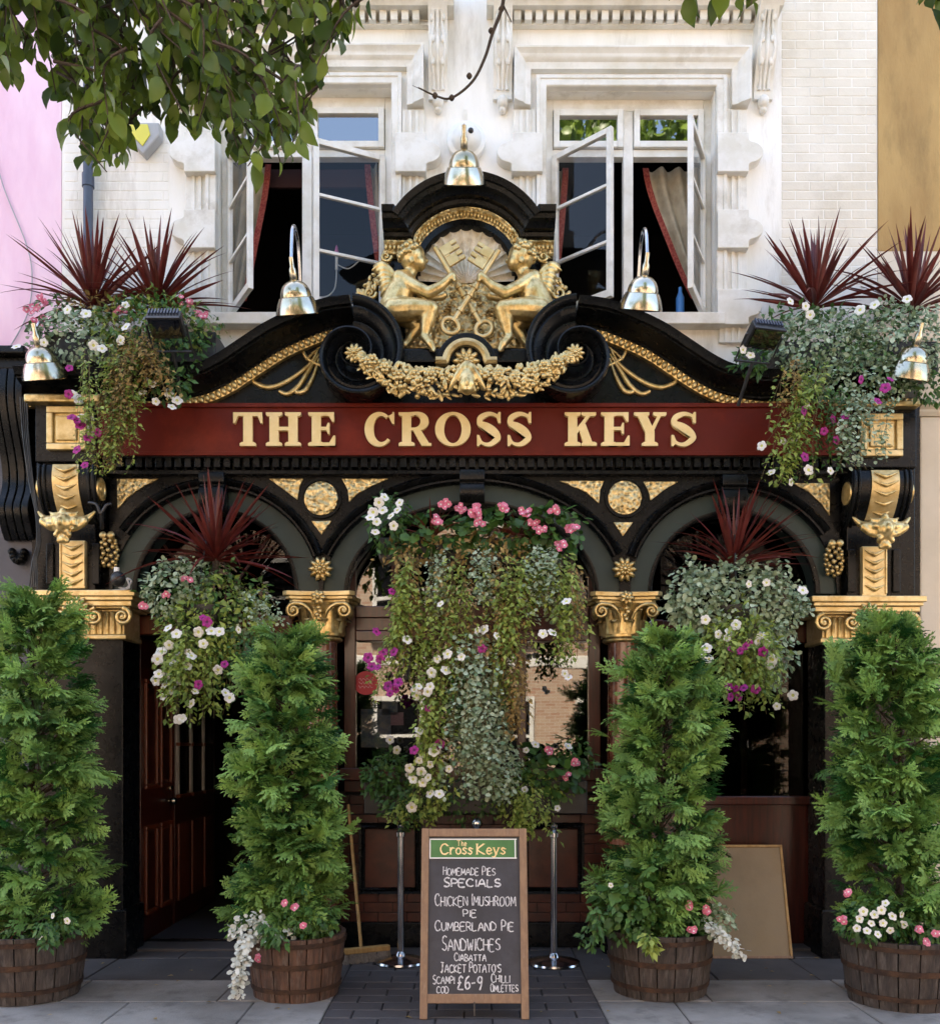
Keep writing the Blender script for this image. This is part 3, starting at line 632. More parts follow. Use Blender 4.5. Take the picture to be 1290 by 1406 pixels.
# scrolling gilded ground behind the keys and cherubs
MB().pprism([(556, 478), (556, 440), (585, 400), (610, 386), (640, 380), (670, 386), (695, 400), (722, 440), (722, 478)], -.135, -.05).build('gilded_ground', GOLDC, pub, 0, .01)
o = MB(); rr = random.Random(3)
for k in range(34):
    u = rr.uniform(596, 684); v = rr.uniform(402, 462); q = P(u, v, -.15); r = rr.uniform(.014, .03); a0 = rr.uniform(0, 6)
    pts = [(q.x + r * (1 - t / 14) * math.cos(a0 + t * .55), -.15, q.z + r * (1 - t / 14) * math.sin(a0 + t * .55)) for t in range(11)]
    o.tube(pts, [.009 - .0005 * t for t in range(11)], 6)
o.build('scrollwork', GOLD, pub, 60, kind='stuff')
MB().pbox(549, 726, 478, 497, -.36, .0).build('ledge', BLACK, pub, 0, .012)
o = MB()                                                                # small arched boss with the fan and mask
MB().pprism(arc(640, 497, 41, 41, 180, 0, 30), -.42, -.1).build('boss', BLACK, pub, 20, .01)
MB().sweep([XZ(*p, -.45) for p in [(598, 496), (612, 496)] + arc(640, 497, 27, 27, 180, 0, 26)[1:-1] + [(668, 496), (682, 496)]], [(-.02, -.4), (-.02, -.46), (.0, -.48), (.02, -.46), (.035, -.45), (.035, -.4)]).build('boss_ring', GOLDP, pub, 40)
rosette(640, 496, -.44, S(18), 'boss_rosette')
q = P(641, 520, -.56)
for sx in (-1, 1):
    o.tube(smooth_path([q + Vector((0, 0, .13)), q + Vector((sx * .04, -.02, .06)), q + Vector((sx * .1, -.0, -.03)), q + Vector((sx * .13, .02, -.08))], 6), [.012, .018, .022, .025, .028, .03, .03, .03, .03, .03, .03, .028, .026, .024, .022, .02, .018, .015, .012][:19], 8)
    o.tube(smooth_path([q + Vector((0, 0, .08)), q + Vector((sx * .03, -.04, -.02)), q + Vector((sx * .06, -.02, -.11))], 6), [.016, .02, .022, .024, .024, .022, .022, .02, .02, .018, .016, .014, .012], 8)
    o.ball(q + Vector((sx * .035, -.05, -.055)), (.022, .02, .014), 8, 6)
o.ball(q + Vector((0, -.03, -.05)), (.06, .05, .08), 12, 10).ball(q + Vector((0, -.08, -.05)), (.014, .02, .035), 8, 6).ball(q + Vector((0, -.06, -.1)), (.03, .025, .014), 8, 6)
carve(o.build('leaf_mask', GOLD, pub, 60), .009, 2)
# swags of fruit and flowers
for side in (0, 1):
    rr = random.Random(21 + side); mm = (lambda p: mir(p)) if side else (lambda p: p)
    path = smooth_path([P(*mm(p), -.5) for p in ((488, 484), (508, 499), (532, 513), (560, 522), (592, 524), (628, 522))], 10); o = MB(); n = len(path)
    for k in range(340):
        t = rr.random(); i = int(t * (n - 1)); wd = (.03 + .09 * min(1, t * 1.9) ** .8)
        a = rr.uniform(0, 2 * PI); rad_ = wd * math.sqrt(rr.random()); c = path[i] + Vector((rad_ * math.cos(a) * .7, -abs(.8 * math.sqrt(max(0, wd * wd - rad_ * rad_))) + .02, rad_ * math.sin(a) * .95 - .01))
        kind = rr.random()
        if kind < .5: o.ball(c, rr.uniform(.012, .024), 8, 6)
        else:
            M = Matrix.Rotation(rr.uniform(0, 6), 3, 'Y') @ Matrix.Rotation(rr.uniform(-.6, .6), 3, 'X'); o.ball(c, (rr.uniform(.025, .042), .009, rr.uniform(.012, .02)), 8, 6, M)
    for k in range(5):
        i = int((.25 + .14 * k) * (n - 1)); c = path[i] + Vector((0, -.075, rr.uniform(-.02, .03)))
        for z in range(6):
            a = z * PI / 3; o.ball(c + Vector((.026 * math.cos(a), 0, .026 * math.sin(a))), (.018, .014, .018), 7, 5)
        o.ball(c + Vector((0, -.012, 0)), .014, 7, 5)
    o.build('swag', GOLD, pub, 60, kind='stuff')

# ------------------------------------------------------------------ end piers with scroll consoles
PY = -.28
for side in (0, 1):
    off = (0 if not side else 1)
    L = dict(x0=48, x1=131, sq=(63, 118, 557, 617), c=(50, 131, 637, 716), s1=(70, 106), mk=(89, 716), s2=(82, 117, 742, 808), cap=(30, 187, 811, 877)) if not side else \
        dict(x0=1160, x1=1258, sq=(1181, 1240, 567, 626), c=(1170, 1254, 645, 718), s1=(1198, 1236), mk=(1212, 724), s2=(1183, 1217, 750, 819), cap=(1112, 1269, 819, 882))
    pier = MB().pbox(L['x0'], L['x1'], 552 if not side else 558, L['c'][2] - 3, -.32, .1)
    pier.pbox(L['x0'] + 2, L['x1'] - (0 if not side else 2), L['c'][2] - 3, L['cap'][2], -.22, .1)
    pr = pier.build('pier', BLACK, pub, 0, .008)
    a0, a1, b0, b1 = L['sq']
    fr = MB(); g = 9
    fr.pbox(a0, a1, b0, b0 + g, -.36, -.31).pbox(a0, a1, b1 - g, b1, -.36, -.31).pbox(a0, a0 + g, b0 + g, b1 - g, -.359, -.31).pbox(a1 - g, a1, b0 + g, b1 - g, -.359, -.31)
    sq = fr.build('gilded_frame', GOLDP, pub, 0, .008)
    MB().pbox(a0 + g + 4, a1 - g - 4, b0 + g + 4, b1 - g - 4, -.35, -.31).build('gilded_panel', GOLDP, pub, 0, .01)
    MB().pbox(a0 + g, a1 - g, b0 + g, b1 - g, -.33, -.31).build('panel_ground', GOLD, pub, 0)
    MB().pbox(L['x0'] - 16, L['x1'] + 6, 540 if not side else 549, 551 if not side else 557, -.4, .05).build('egg_moulding', GOLD, pub, 0, .012)
    x0c, x1c, yc0, yc1 = L['c']; ztc = XZ(0, yc0, -.4)[1]; zbc = XZ(0, yc1, -.4)[1]; H_ = ztc - zbc
    f = lambda t: -.24 - .17 * math.sin(PI * min(1, .28 + .72 * t)) ** .75 * (1 if t > .0 else 1) + .05 * t
    X0, X1 = XZ(x0c, 0, -.4)[0], XZ(x1c, 0, -.4)[0]
    T = [k / 16 for k in range(17)]
    con = MB(); xprism(con, [(-.2, ztc)] + [(f(t), ztc - H_ * t) for t in T] + [(-.2, zbc)], X0, X1)
    co = con.build('console', BLACK, pub, 40, .01)
    for e in (X0, X1): 
        M = Matrix.Translation((e, -.3, ztc - H_ * .38)) @ Matrix.Rotation(PI / 2, 4, 'Y')
        MB().lathe([(.085, -.012), (.085, .012), (.06, .014), (.055, .006), (.03, .006), (.025, .016), (.001, .018)], M, 24).build('scroll_eye', GOLD, co, 40)
    for e in (X0 + .018, X0 + .055, X1 - .018, X1 - .055):
        MB().tube([(e, f(t) - .004, ztc - H_ * t) for t in T], .012, 8).build('bead', BLACK, co, 60)
    U0, U1 = XZ(L['s1'][0], 0, -.42)[0], XZ(L['s1'][1], 0, -.42)[0]
    st = MB(); xprism(st, [(-.2, ztc - .004)] + [(f(t) - .012, ztc - H_ * t) for t in T[:15]] + [(-.2, zbc + .05)], U0, U1); st.build('gilded_strip', GOLDP, co, 40)
    um = (U0 + U1) / 2; uw = (U1 - U0) / 2 - .012
    def chevron(mb, z, yf):
        mb.tube([(um - uw, yf(z), z + .03), (um - uw * .4, yf(z) - .006, z + .006), (um, yf(z) - .01, z - .008), (um + uw * .4, yf(z) - .006, z + .006), (um + uw, yf(z), z + .03)], [.004, .011, .016, .011, .004], 8)
    for k in range(5):
        z = ztc - .05 - k * .065; c_ = MB(); chevron(c_, z, lambda z: f((ztc - z) / H_) - .016); c_.build('chevron_leaf', GOLD, co, 60)
    s0, s1, t0, t1 = L['s2']
    ls = MB().pbox(s0, s1, t0, t1, -.26, -.2).build('gilded_strip', GOLDP, pub, 0, .006)
    V0, V1 = XZ(s0, 0, -.26)[0], XZ(s1, 0, -.26)[0]; um = (V0 + V1) / 2; uw = (V1 - V0) / 2 - .02
    zz = XZ(0, t0, -.26)[1] - .06; ze = XZ(0, t1, -.26)[1] + .02
    while zz > ze:
        c_ = MB(); chevron(c_, zz, lambda z: -.266); c_.build('chevron_leaf', GOLD, ls, 60); zz -= .066
    for k in (0, 1):
        e = (V0 + .007, V1 - .007)[k]; MB().box(e - .006, e + .006, -.272, -.255, ze, XZ(0, t0, -.26)[1] - .01).build('strip_edge', GOLDP, ls, 0, .003)
    # side flutes of the pier
    for e in ((s0 - 14), (s1 + 14)): MB().pbox(e - 5, e + 5, t0 + 4, t1 - 6, -.245, -.2).build('pier_flute', BLACK, pub, 0, .006)
    # acanthus mask with turned-up ends
    mx, my = L['mk']; q = P(mx, my, -.46); o = MB(); rr = random.Random(5 + side)
    for sx in (-1, 1):
        o.tube(smooth_path([q + Vector((0, 0, .0)), q + Vector((sx * .09, -.01, .0)), q + Vector((sx * .16, .02, .03)), q + Vector((sx * .215, .03, .085))], 6), [.045, .045, .044, .043, .042, .04, .039, .038, .036, .034, .031, .028, .025, .022, .019, .016, .013, .01, .006], 10)
        for k in range(9):
            t = k / 8; o.ball(q + Vector((sx * (.03 + .13 * t), -.02, -.05 - .02 * math.sin(3 * t) + .05 * t)), (.022, .025, .03), 8, 6)
        for k in range(5): o.ball(q + Vector((sx * .02 * (k % 3 + .5), -.05 + .005 * k, -.06 - .022 * k)), (.02, .02, .022), 8, 6)
        o.tube(smooth_path([q + Vector((sx * .02, -.03, .05)), q + Vector((sx * .07, -.03, .045)), q + Vector((sx * .11, -.01, .07))], 5), [.012, .016, .018, .018, .017, .016, .014, .012, .01, .008, .005], 8)
    o.ball(q + Vector((0, -.03, -.02)), (.07, .06, .075), 12, 10).ball(q + Vector((0, -.085, -.02)), (.018, .025, .03), 8, 6).ball(q + Vector((0, -.03, .06)), (.03, .03, .04), 8, 6)
    for k in range(14): o.ball(q + Vector((rr.uniform(-.1, .1), -.05, rr.uniform(-.09, .02))), rr.uniform(.012, .022), 7, 5)
    o.ball(q + Vector((0, -.02, -.14)), (.035, .04, .03), 8, 6)
    carve(o.build('acanthus_mask', GOLD, pub, 60), .008, 1)
    # wide gilded pilaster capital
    c0, c1, d0, d1 = L['cap']; A0, zt_ = XZ(c0, d0, -.36); A1, zb_ = XZ(c1, d1, -.36); cm = (A0 + A1) / 2; hw = (A1 - A0) / 2; H_ = zt_ - zb_
    ab = MB()
    for (w_, za, zb2, yf) in ((0, 0, .045, -.4), (.018, .045, .075, -.385), (.035, .075, .115, -.365), (.055, .115, .13, -.345)):
        ab.box(A0 + w_, A1 - w_, yf, .05, zt_ - zb2 + .0005, zt_ - za)
    cp = ab.build('pilaster_capital', GOLDP, pub, 0, .006)
    bl = MB(); bl.box(A0 + .11, A1 - .11, -.3, .04, zb_ + .035, zt_ - .13).box(A0 + .09, A1 - .09, -.325, .03, zb_, zb_ + .034); bl.build('bell', GOLDP, cp, 0, .008)
    n = 13
    for k in range(n):
        x = A0 + .14 + (A1 - A0 - .28) * k / (n - 1); MB().tube([(x, -.305, zb_ + .04), (x, -.31, zt_ - .2), (x, -.33, zt_ - .15)], [.012, .014, .02], 8).build('acanthus_leaf', GOLD, cp, 60)
    for x, sg in ((A0 + .1, 1), (cm - .12, -1), (cm + .12, 1), (A1 - .1, -1)):
        pts = [(x + sg * .065 * (1 - t / 26) * math.cos(PI / 2 + t * .5 * 1), -.36 - .001 * t, zt_ - .195 + .065 * (1 - t / 26) * math.sin(PI / 2 + t * .5)) for t in range(22)]
        MB().tube(pts, [.02 - .0006 * t for t in range(22)], 8).ball((x, -.365, zt_ - .195), .02, 8, 6).build('volute', GOLD, cp, 60)
    o = MB()
    for k in range(7):
        a = math.radians(-10 + 200 * k / 6); M = Matrix.Rotation(-a, 3, 'Y'); o.ball(Vector((cm, -.39, zt_ - .14)) + M @ Vector((.05, 0, 0)), (.05, .02, .016), 8, 6, M)
    o.ball((cm, -.4, zt_ - .14), .025, 8, 6).build('palmette', GOLD, cp, 60)
    px = MB(); xx0, xx1 = (c0 + 20, c1 - 18); px.pbox(xx0, xx1, d1, 1270, -.27, .1); px.pbox(xx0 - 4, xx1 + 4, 1250, 1330, -.3, .1)
    px.build('pilaster', BLACK, pub, 0, .01)

# ------------------------------------------------------------------ marble columns with gilded capitals
def capital(x, ytop, ybot, name='capital', parent=None, hw=.275):
    q = P(x, ytop, -.16); zt_ = q.z; zb_ = XZ(0, ybot, -.16)[1]; H_ = zt_ - zb_; cxw, cyw = q.x, -.06
    T0 = Matrix.Translation((cxw, cyw, 0))
    ab = MB()
    def slab_(hw_, z1_, z0_):
        pts = []
        for k in range(4):
            a = k * PI / 2
            for u in np.linspace(-1, 1, 9):
                c = .04 * (1 - u * u); v = Vector((u * hw_ * .86, -(hw_ - c), 0)); v = Matrix.Rotation(a, 3, 'Z') @ v; pts.append((v.x + cxw, v.y * .8 + cyw))
        n = len(pts); ab.add([(a_, b_, z0_) for a_, b_ in pts] + [(a_, b_, z1_) for a_, b_ in pts], [tuple(range(n)), tuple(range(2 * n - 1, n - 1, -1))] + [(i, (i + 1) % n, n + (i + 1) % n, n + i) for i in range(n)])
    slab_(hw, zt_, zt_ - .035); slab_(hw - .02, zt_ - .0355, zt_ - .06); slab_(hw - .045, zt_ - .0605, zt_ - .085)
    cp = ab.build(name, GOLDP, parent, 30, .004)
    MB().lathe([(.14, zb_), (.155, zb_ + .012), (.155, zb_ + .025), (.14, zb_ + .035), (.135, zb_ + .06), (.14, zb_ + .15), (.165, zb_ + .22), (.2, zt_ - .087)], T0, 28).build('bell', GOLD, cp, 60)
    for tier, (z0_, h_, n, rr_, wd) in enumerate(((zb_ + .04, .15, 9, .145, .056), (zb_ + .06, .24, 9, .155, .052))):
        for k in range(n):
            a = 2 * PI * (k + .5 * tier) / n; d = Vector((math.cos(a), math.sin(a), 0)); sd = Vector((-d.y, d.x, 0)); vs = []
            for j in range(9):
                t = j / 8; r = rr_ + .012 + .03 * t ** 2 + .05 * max(0, t - .75) * 4 * .5; z = z0_ + h_ * (t if t < .85 else .85 - (t - .85) * .8); w_ = wd * (1 - .25 * t) * (1 if t < .8 else (1 - (t - .8) * 3)) * (1 + .14 * math.sin(t * 26))
                for u in (-1, -.5, 0, .5, 1):
                    vs.append(Vector((cxw, cyw, z)) + d * (r + .014 * (1 - abs(u)) - .008 * abs(u)) + sd * w_ * u)
            MB().add(vs, [(j * 5 + i, j * 5 + i + 1, j * 5 + 6 + i, j * 5 + 5 + i) for j in range(8) for i in range(4)]).build('acanthus_leaf', GOLD, cp, 60)
    for sx in (-1, 1):
        for fy in (-1,):
            c = Vector((cxw + sx * (hw - .085), cyw - .195, zt_ - .15))
            pts = [c + Vector((-sx * .055 * (1 - t / 24) * math.cos(PI / 2 + t * .5) * -1 * -1, -.0012 * t, .055 * (1 - t / 24) * math.sin(PI / 2 + t * .5))) for t in range(20)]
            stem = smooth_path([Vector((cxw + sx * .03, cyw - .15, zt_ - .27)), Vector((cxw + sx * .06, cyw - .19, zt_ - .16)), Vector((cxw + sx * .12, cyw - .2, zt_ - .105)), pts[0]], 5)
            pp = stem[:-1] + pts; MB().tube(pp, [.01 + .006 * min(1, i / 12) - .0004 * max(0, i - 15) for i in range(len(pp))], 8).ball(c + Vector((0, -.012, 0)), .018, 8, 6).build('volute', GOLD, cp, 60)
            MB().ball((cxw + sx * (hw - .05), cyw - .08, zt_ - .15), (.03, .07, .055), 10, 8).build('side_volute', GOLD, cp, 60)
    o = MB()
    for k in range(7):
        a = 2 * PI * k / 7; M = Matrix.Rotation(-a, 3, 'Y'); o.ball(Vector((cxw, cyw - .22, zt_ - .055)) + M @ Vector((.03, 0, 0)), (.03, .018, .018), 8, 6, M)
    o.ball((cxw, cyw - .235, zt_ - .055), .018, 8, 6)
    for k in range(5): o.ball((cxw + .012 * (k % 3 - 1), cyw - .2, zt_ - .1 - .028 * k), (.022, .02, .02), 8, 6)
    o.build('fleuron', GOLD, cp, 60)
    return cp
for x, yt, yb in ((440, 814, 880), (857, 815, 882)):
    q = P(x, yb, -.1)
    col = MB().lathe([(.128, .3), (.128, .3), (.128, 1.2), (.126, 1.8), (.121, q.z)], Matrix.Translation((q.x - .0, -.06, 0)), 32).build('column', MARBLE, pub, 50)
    MB().lathe([(.17, .0), (.17, .16), (.165, .2), (.15, .22), (.155, .25), (.14, .28), (.13, .3)], Matrix.Translation((q.x, -.06, 0)), 28).build('column_base', BLACK, col, 40)
    capital(x, yt, yb, 'capital', col)

# ------------------------------------------------------------------ bays: window, door, blocked right bay
IY = .12
# centre window
wf = MB(); wf.pbox(472, 488, 665, 1060, IY - .02, IY + .1).pbox(808, 824, 665, 1060, IY - .02, IY + .1)
wf.pbox(488, 808, 832, 848, IY - .06, IY + .08).pbox(488, 808, 848, 866, IY - .03, IY + .08).pbox(488, 808, 866, 880, IY - .05, IY + .08).pbox(466, 830, 1055, 1072, IY - .09, IY + .1).pbox(472, 824, 1072, 1088, IY - .04, IY + .1)
wf.pbox(537, 543, 665, 832, IY - .01, IY + .05).pbox(754, 760, 665, 832, IY - .01, IY + .05).pbox(710, 722, 880, 1055, IY - .01, IY + .05)
pw = wf.build('pub_window', WOOD, pub, 0, .006)
for a, b, c, d in ((486, 712, 878, 1058), (720, 810, 878, 1058), (486, 539, 660, 834), (541, 756, 660, 834), (758, 810, 660, 834)):
    p0 = P(a, d, IY + .02); p1 = P(b, c, IY + .02)
    MB().add([(p0.x, IY + .02, p0.z), (p1.x, IY + .02, p0.z), (p1.x, IY + .02, p1.z), (p0.x, IY + .02, p1.z)], [(0, 1, 2, 3)]).build('pane', GLASSD, pw, 0)
x0r, x1r = XZ(440, 0, IY)[0], XZ(857, 0, IY)[0]
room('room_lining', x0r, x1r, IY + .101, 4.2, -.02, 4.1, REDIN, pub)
# stall riser with tiles and panels
z0_ = 0; zr_ = XZ(0, 1087, IY)[1]
MB().box(x0r, x1r, IY, IY + .1, 0, zr_).build('stall_riser', JOINT, pub, 0)
tm = {}; Hh, L_ = .078, .23; nz = int((zr_ - .22) / Hh)
for j in range(nz + 1):
    z = .2 + Hh * (j + .5); x = x0r - (L_ / 2 if j % 2 else 0)
    if z + Hh / 2 > zr_: break
    while x < x1r - .02:
        a, b = max(x, x0r), min(x + L_, x1r); x += L_
        if b - a < .04: continue
        k = round(b - a, 2)
        if k not in tm: tm[k] = MB().box(-(b - a) / 2 + .003, (b - a) / 2 - .003, -.012, .01, -Hh / 2 + .003, Hh / 2 - .003).mesh('tile', TILE, 0)
        link('tile', tm[k], pub, .003, M=Matrix.Translation(((a + b) / 2, IY - R.uniform(-.001, .002), z)))
MB().box(x0r, x1r, IY - .03, IY + .05, 0, .2).build('skirting', BLACK, pub, 0, .008)
for a, b in ((492, 578), (716, 802)):
    pts = [XZ(a, 1228, IY - .05), XZ(a, 1130, IY - .05), XZ(b, 1130, IY - .05), XZ(b, 1228, IY - .05), XZ(a, 1228, IY - .05)]
    MB().sweep(pts[:-1] + [pts[-1]], [(-.05, IY), (-.05, IY - .025), (-.035, IY - .045), (-.02, IY - .03), (0, IY - .04), (.0, IY)]).build('panel_moulding', BLACK, pub, 30)
    MB().pbox(a + 9, b - 9, 1139, 1219, IY - .022, IY).build('riser_panel', TILE, pub, 0, .006)
# left doorway: the open door stands along the left wall of the lobby
xj0, xj1 = XZ(152, 0, -.1)[0], XZ(176, 0, -.1)[0]; xr0 = XZ(403, 0, .1)[0]
ztr = XZ(0, 872, IY)[1]; zt2 = XZ(0, 846, IY)[1]
MB().box(xj0, xj1, -.1, IY + .05, 0, ztr).box(xj0, xr0, IY - .04, IY + .06, ztr, zt2).box(xr0, xr0 + .1, -.0, IY + .05, 0, ztr).build('door_frame', WOOD2, pub, 0, .012)
MB().box(xj1 + .06, xr0, IY + .012, IY + .016, zt2, XZ(0, 665, IY)[1]).build('fanlight', GLASSF, pub, 0)
fb = MB()
for a in (55, 90, 125):
    q = P(293, 845, IY); fb.tube([(q.x, IY, q.z), (q.x + .85 * math.cos(math.radians(a)), IY, q.z + .85 * math.sin(math.radians(a)))], .012, 6)
fb.build('fanlight_bar', WOOD, pub, 40)
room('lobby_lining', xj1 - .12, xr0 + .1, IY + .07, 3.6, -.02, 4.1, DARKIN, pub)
dr = MB(); DX = xj1 + .0
dr.box(DX - .05, DX, IY + .06, IY + .86, .01, ztr - .01)
door = dr.build('door', WOOD, pub, 0, .004)
for (ya, yb, za, zb) in ((.08, .38, 1.25, 2.15), (.46, .76, 1.25, 2.15), (.08, .38, .22, .95), (.46, .76, .22, .95)):
    o = MB(); y0, y1 = IY + .06 + ya, IY + .06 + yb
    for (c0, c1, e0, e1) in ((y0, y1, za, za + .035), (y0, y1, zb - .035, zb), (y0, y0 + .035, za + .035, zb - .035), (y1 - .035, y1, za + .035, zb - .035)): o.box(DX - .002, DX + .025, c0, c1, e0, e1)
    o.build('door_moulding', WOOD2, door, 0, .008); MB().box(DX - .002, DX + .012, y0 + .06, y1 - .06, za + .06, zb - .06).build('door_panel', WOOD, door, 0, .01)
zk = 1.28
MB().box(DX, DX + .008, IY + .8, IY + .88, 1.22, 1.42).build('push_plate', BRASS, door, 0, .003)
MB().ball((DX + .04, IY + .78, 1.12), .035, 12, 8).tube([(DX, IY + .78, 1.12), (DX + .04, IY + .78, 1.12)], .014, 8).build('door_knob', BRASS, door, 60)
il = MB(); il.box(DX - .05, DX + .0, IY + .95, IY + 2.3, .01, ztr)
inner = il.build('lobby_screen', WOOD, pub, 0, .004)
for k in range(3):
    y0 = IY + 1.02 + k * .42
    MB().box(DX, DX + .02, y0, y0 + .3, 1.15, 2.1).build('screen_panel', GLASSD, inner, 0); MB().box(DX, DX + .02, y0, y0 + .3, .2, .9).build('screen_panel', WOOD2, inner, 0, .01)
    for z in (1.15, 1.62, 2.1): MB().box(DX, DX + .035, y0 - .03, y0 + .33, z - .015, z + .015).build('screen_bar', WOOD2, inner, 0)
MB().box(xj0, xr0 + .1, -.05, IY + .1, -.01, .022).build('threshold', SLABD, pub, 0, .008)
# right bay
xq0, xq1 = XZ(892, 0, IY)[0], XZ(1128, 0, IY)[0]; zm = XZ(0, 1098, IY)[1]
rb = MB(); rb.box(xq0, xq1, IY, IY + .08, 0, zm); rb.box(xq0, xq0 + .09, IY - .1, IY + .08, zm, 2.6); rb.box(xq1 - .09, xq1, IY - .1, IY + .08, 0, 2.6)
rbo = rb.build('bay_panel', WOOD, pub, 0, .008)
MB().box(xq0 + .09, xq1 - .09, IY - .05, IY + .08, 2.42, 2.6).build('bay_rail', WOOD, pub, 0, .008)
MB().box(xq0 + .09, xq1 - .09, IY - .06, IY, zm - .04, zm + .03).build('bay_rail', WOOD, pub, 0, .008)
for x in (.35, .62): MB().box(xq1 - x, xq1 - x + .05, IY + .1, IY + .16, zm, 2.42).build('bay_post', WOOD, pub, 0, .006)
MB().box(xq0 + .09, xq1 - .09, IY + .03, IY + .034, zm + .03, 2.42).build('bay_pane', GLASSF, pub, 0)
MB().box(xq0 + .09, xq1 - .09, IY + .03, IY + .034, 2.6, XZ(0, 665, IY)[1]).build('fanlight', GLASSF, pub, 0)
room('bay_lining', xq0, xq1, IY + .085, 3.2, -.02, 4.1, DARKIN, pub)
MB().box(xq0 + .05, xq1 - .05, -.06, IY, -.008, .03).build('threshold', SLABD, pub, 0, .008)

# ------------------------------------------------------------------ across the street (seen mirrored in the glass)
bh = thing('brick_house', 'sunlit brick terrace across the street mirrored in the pub window', 'house', (0, -15, 0))
bwn = BRICK
MB().box(-26, 26, -21, -15, 0, 9.2).build('wall', BRICK, bh, 0)
MB().box(-26, 26, -15.25, -14.9, 9.2, 9.5).box(-26, 26, -15.08, -14.98, 3.5, 3.75).build('string_course', WHITE2, bh, 0, .02)
wm = None
for fl in range(3):
    for i in range(-7, 8):
        x = i * 2.6 + .9; z = (.9, 4.2, 6.9)[fl]
        f_ = MB(); f_.box(-.62, -.5, -.05, .06, 0, 1.9).box(.5, .62, -.05, .06, 0, 1.9).box(-.5, .5, -.05, .06, 1.78, 1.9).box(-.7, .7, -.05, .14, -.12, 0).box(-.5, .5, -.04, .04, .9, .98)
        if wm is None: wm = (f_.mesh('window', WHITE2, 0), MB().box(-.5, .5, -.04, .01, 0, 1.78).mesh('pane', BLACK, 0))
        if fl == 0 and abs(i) % 4 == 3: continue
        o = link('window', wm[0], bh, M=Matrix.Translation((x, -15, z))); link('pane', wm[1], o, local=True)
for x in (-6.9, 3.5):
    MB().box(x - .62, x + .62, -15.1, -14.97, 0, 2.3).build('street_door', BLACK, bh, 0); MB().box(x - .9, x - .64, -15.1, -14.8, 0, 2.6).build('door_pillar', WHITE2, bh, 0, .02); MB().box(x + .64, x + .9, -15.1, -14.8, 0, 2.6).build('door_pillar', WHITE2, bh, 0, .02)
    MB().box(x - 1.0, x + 1.0, -15.1, -14.7, 2.6, 2.85).build('door_hood', WHITE2, bh, 0, .02)
rl = thing('iron_railing', 'black iron railings before the brick terrace mirrored in the glass', 'railing', (0, -13.6, 0))
bar = MB().tube([(0, 0, 0), (0, 0, 1.15), (0, 0, 1.25)], [.013, .013, .002], 6).mesh('railing_bar', BLACK2, 30)
for i in range(110): link('railing_bar', bar, rl, M=Matrix.Translation((-11 + i * .2, -13.6, 0)))
for z in (.25, 1.05): MB().box(-11.2, 11, -13.62, -13.58, z - .02, z + .02).build('rail', BLACK2, rl, 0)

# ------------------------------------------------------------------ sign with raised letters
SY = -.28
sign = thing('pub_sign', 'long maroon fascia sign with cream raised letters reading THE CROSS KEYS', 'sign', (0, SY, XZ(0, 623, SY)[1]))
MB().pbox(132, 1168, 557, 623, SY, -.13).build('board', RED, sign, 0, .004)
MB().pbox(132, 1168, 553, 558.5, SY - .02, -.13).build('upper_trim', RED, sign, 0, .003); MB().pbox(132, 1168, 620, 625, SY - .02, -.13).build('lower_trim', RED, sign, 0, .003)
def stroke(pts, wds):
    pts = [Vector(p) for p in pts]; n = len(pts); A = []; B = []
    for i in range(n):
        t = (pts[min(i + 1, n - 1)] - pts[max(i - 1, 0)]).normalized(); q = Vector((-t.y, t.x)); A.append(pts[i] + q * wds[i] / 2); B.append(pts[i] - q * wds[i] / 2)
    return [tuple(p) for p in A + B[::-1]]
def ell(cx, cy, rx, ry, a0, a1, n=28): return [(cx + rx * math.cos(math.radians(a0 + (a1 - a0) * i / n)), cy + ry * math.sin(math.radians(a0 + (a1 - a0) * i / n))) for i in range(n + 1)]
def serif(x, y, hw, h, up):        # slab with bracketed join
    s_ = 1 if up else -1
    return [(x - hw, y), (x + hw, y), (x + hw, y + s_ * h), (x + hw * .72, y + s_ * h * 1.5), (x - hw * .72, y + s_ * h * 1.5), (x - hw, y + s_ * h)]
def rect(a, b, c, d): return [(a, c), (b, c), (b, d), (a, d)]
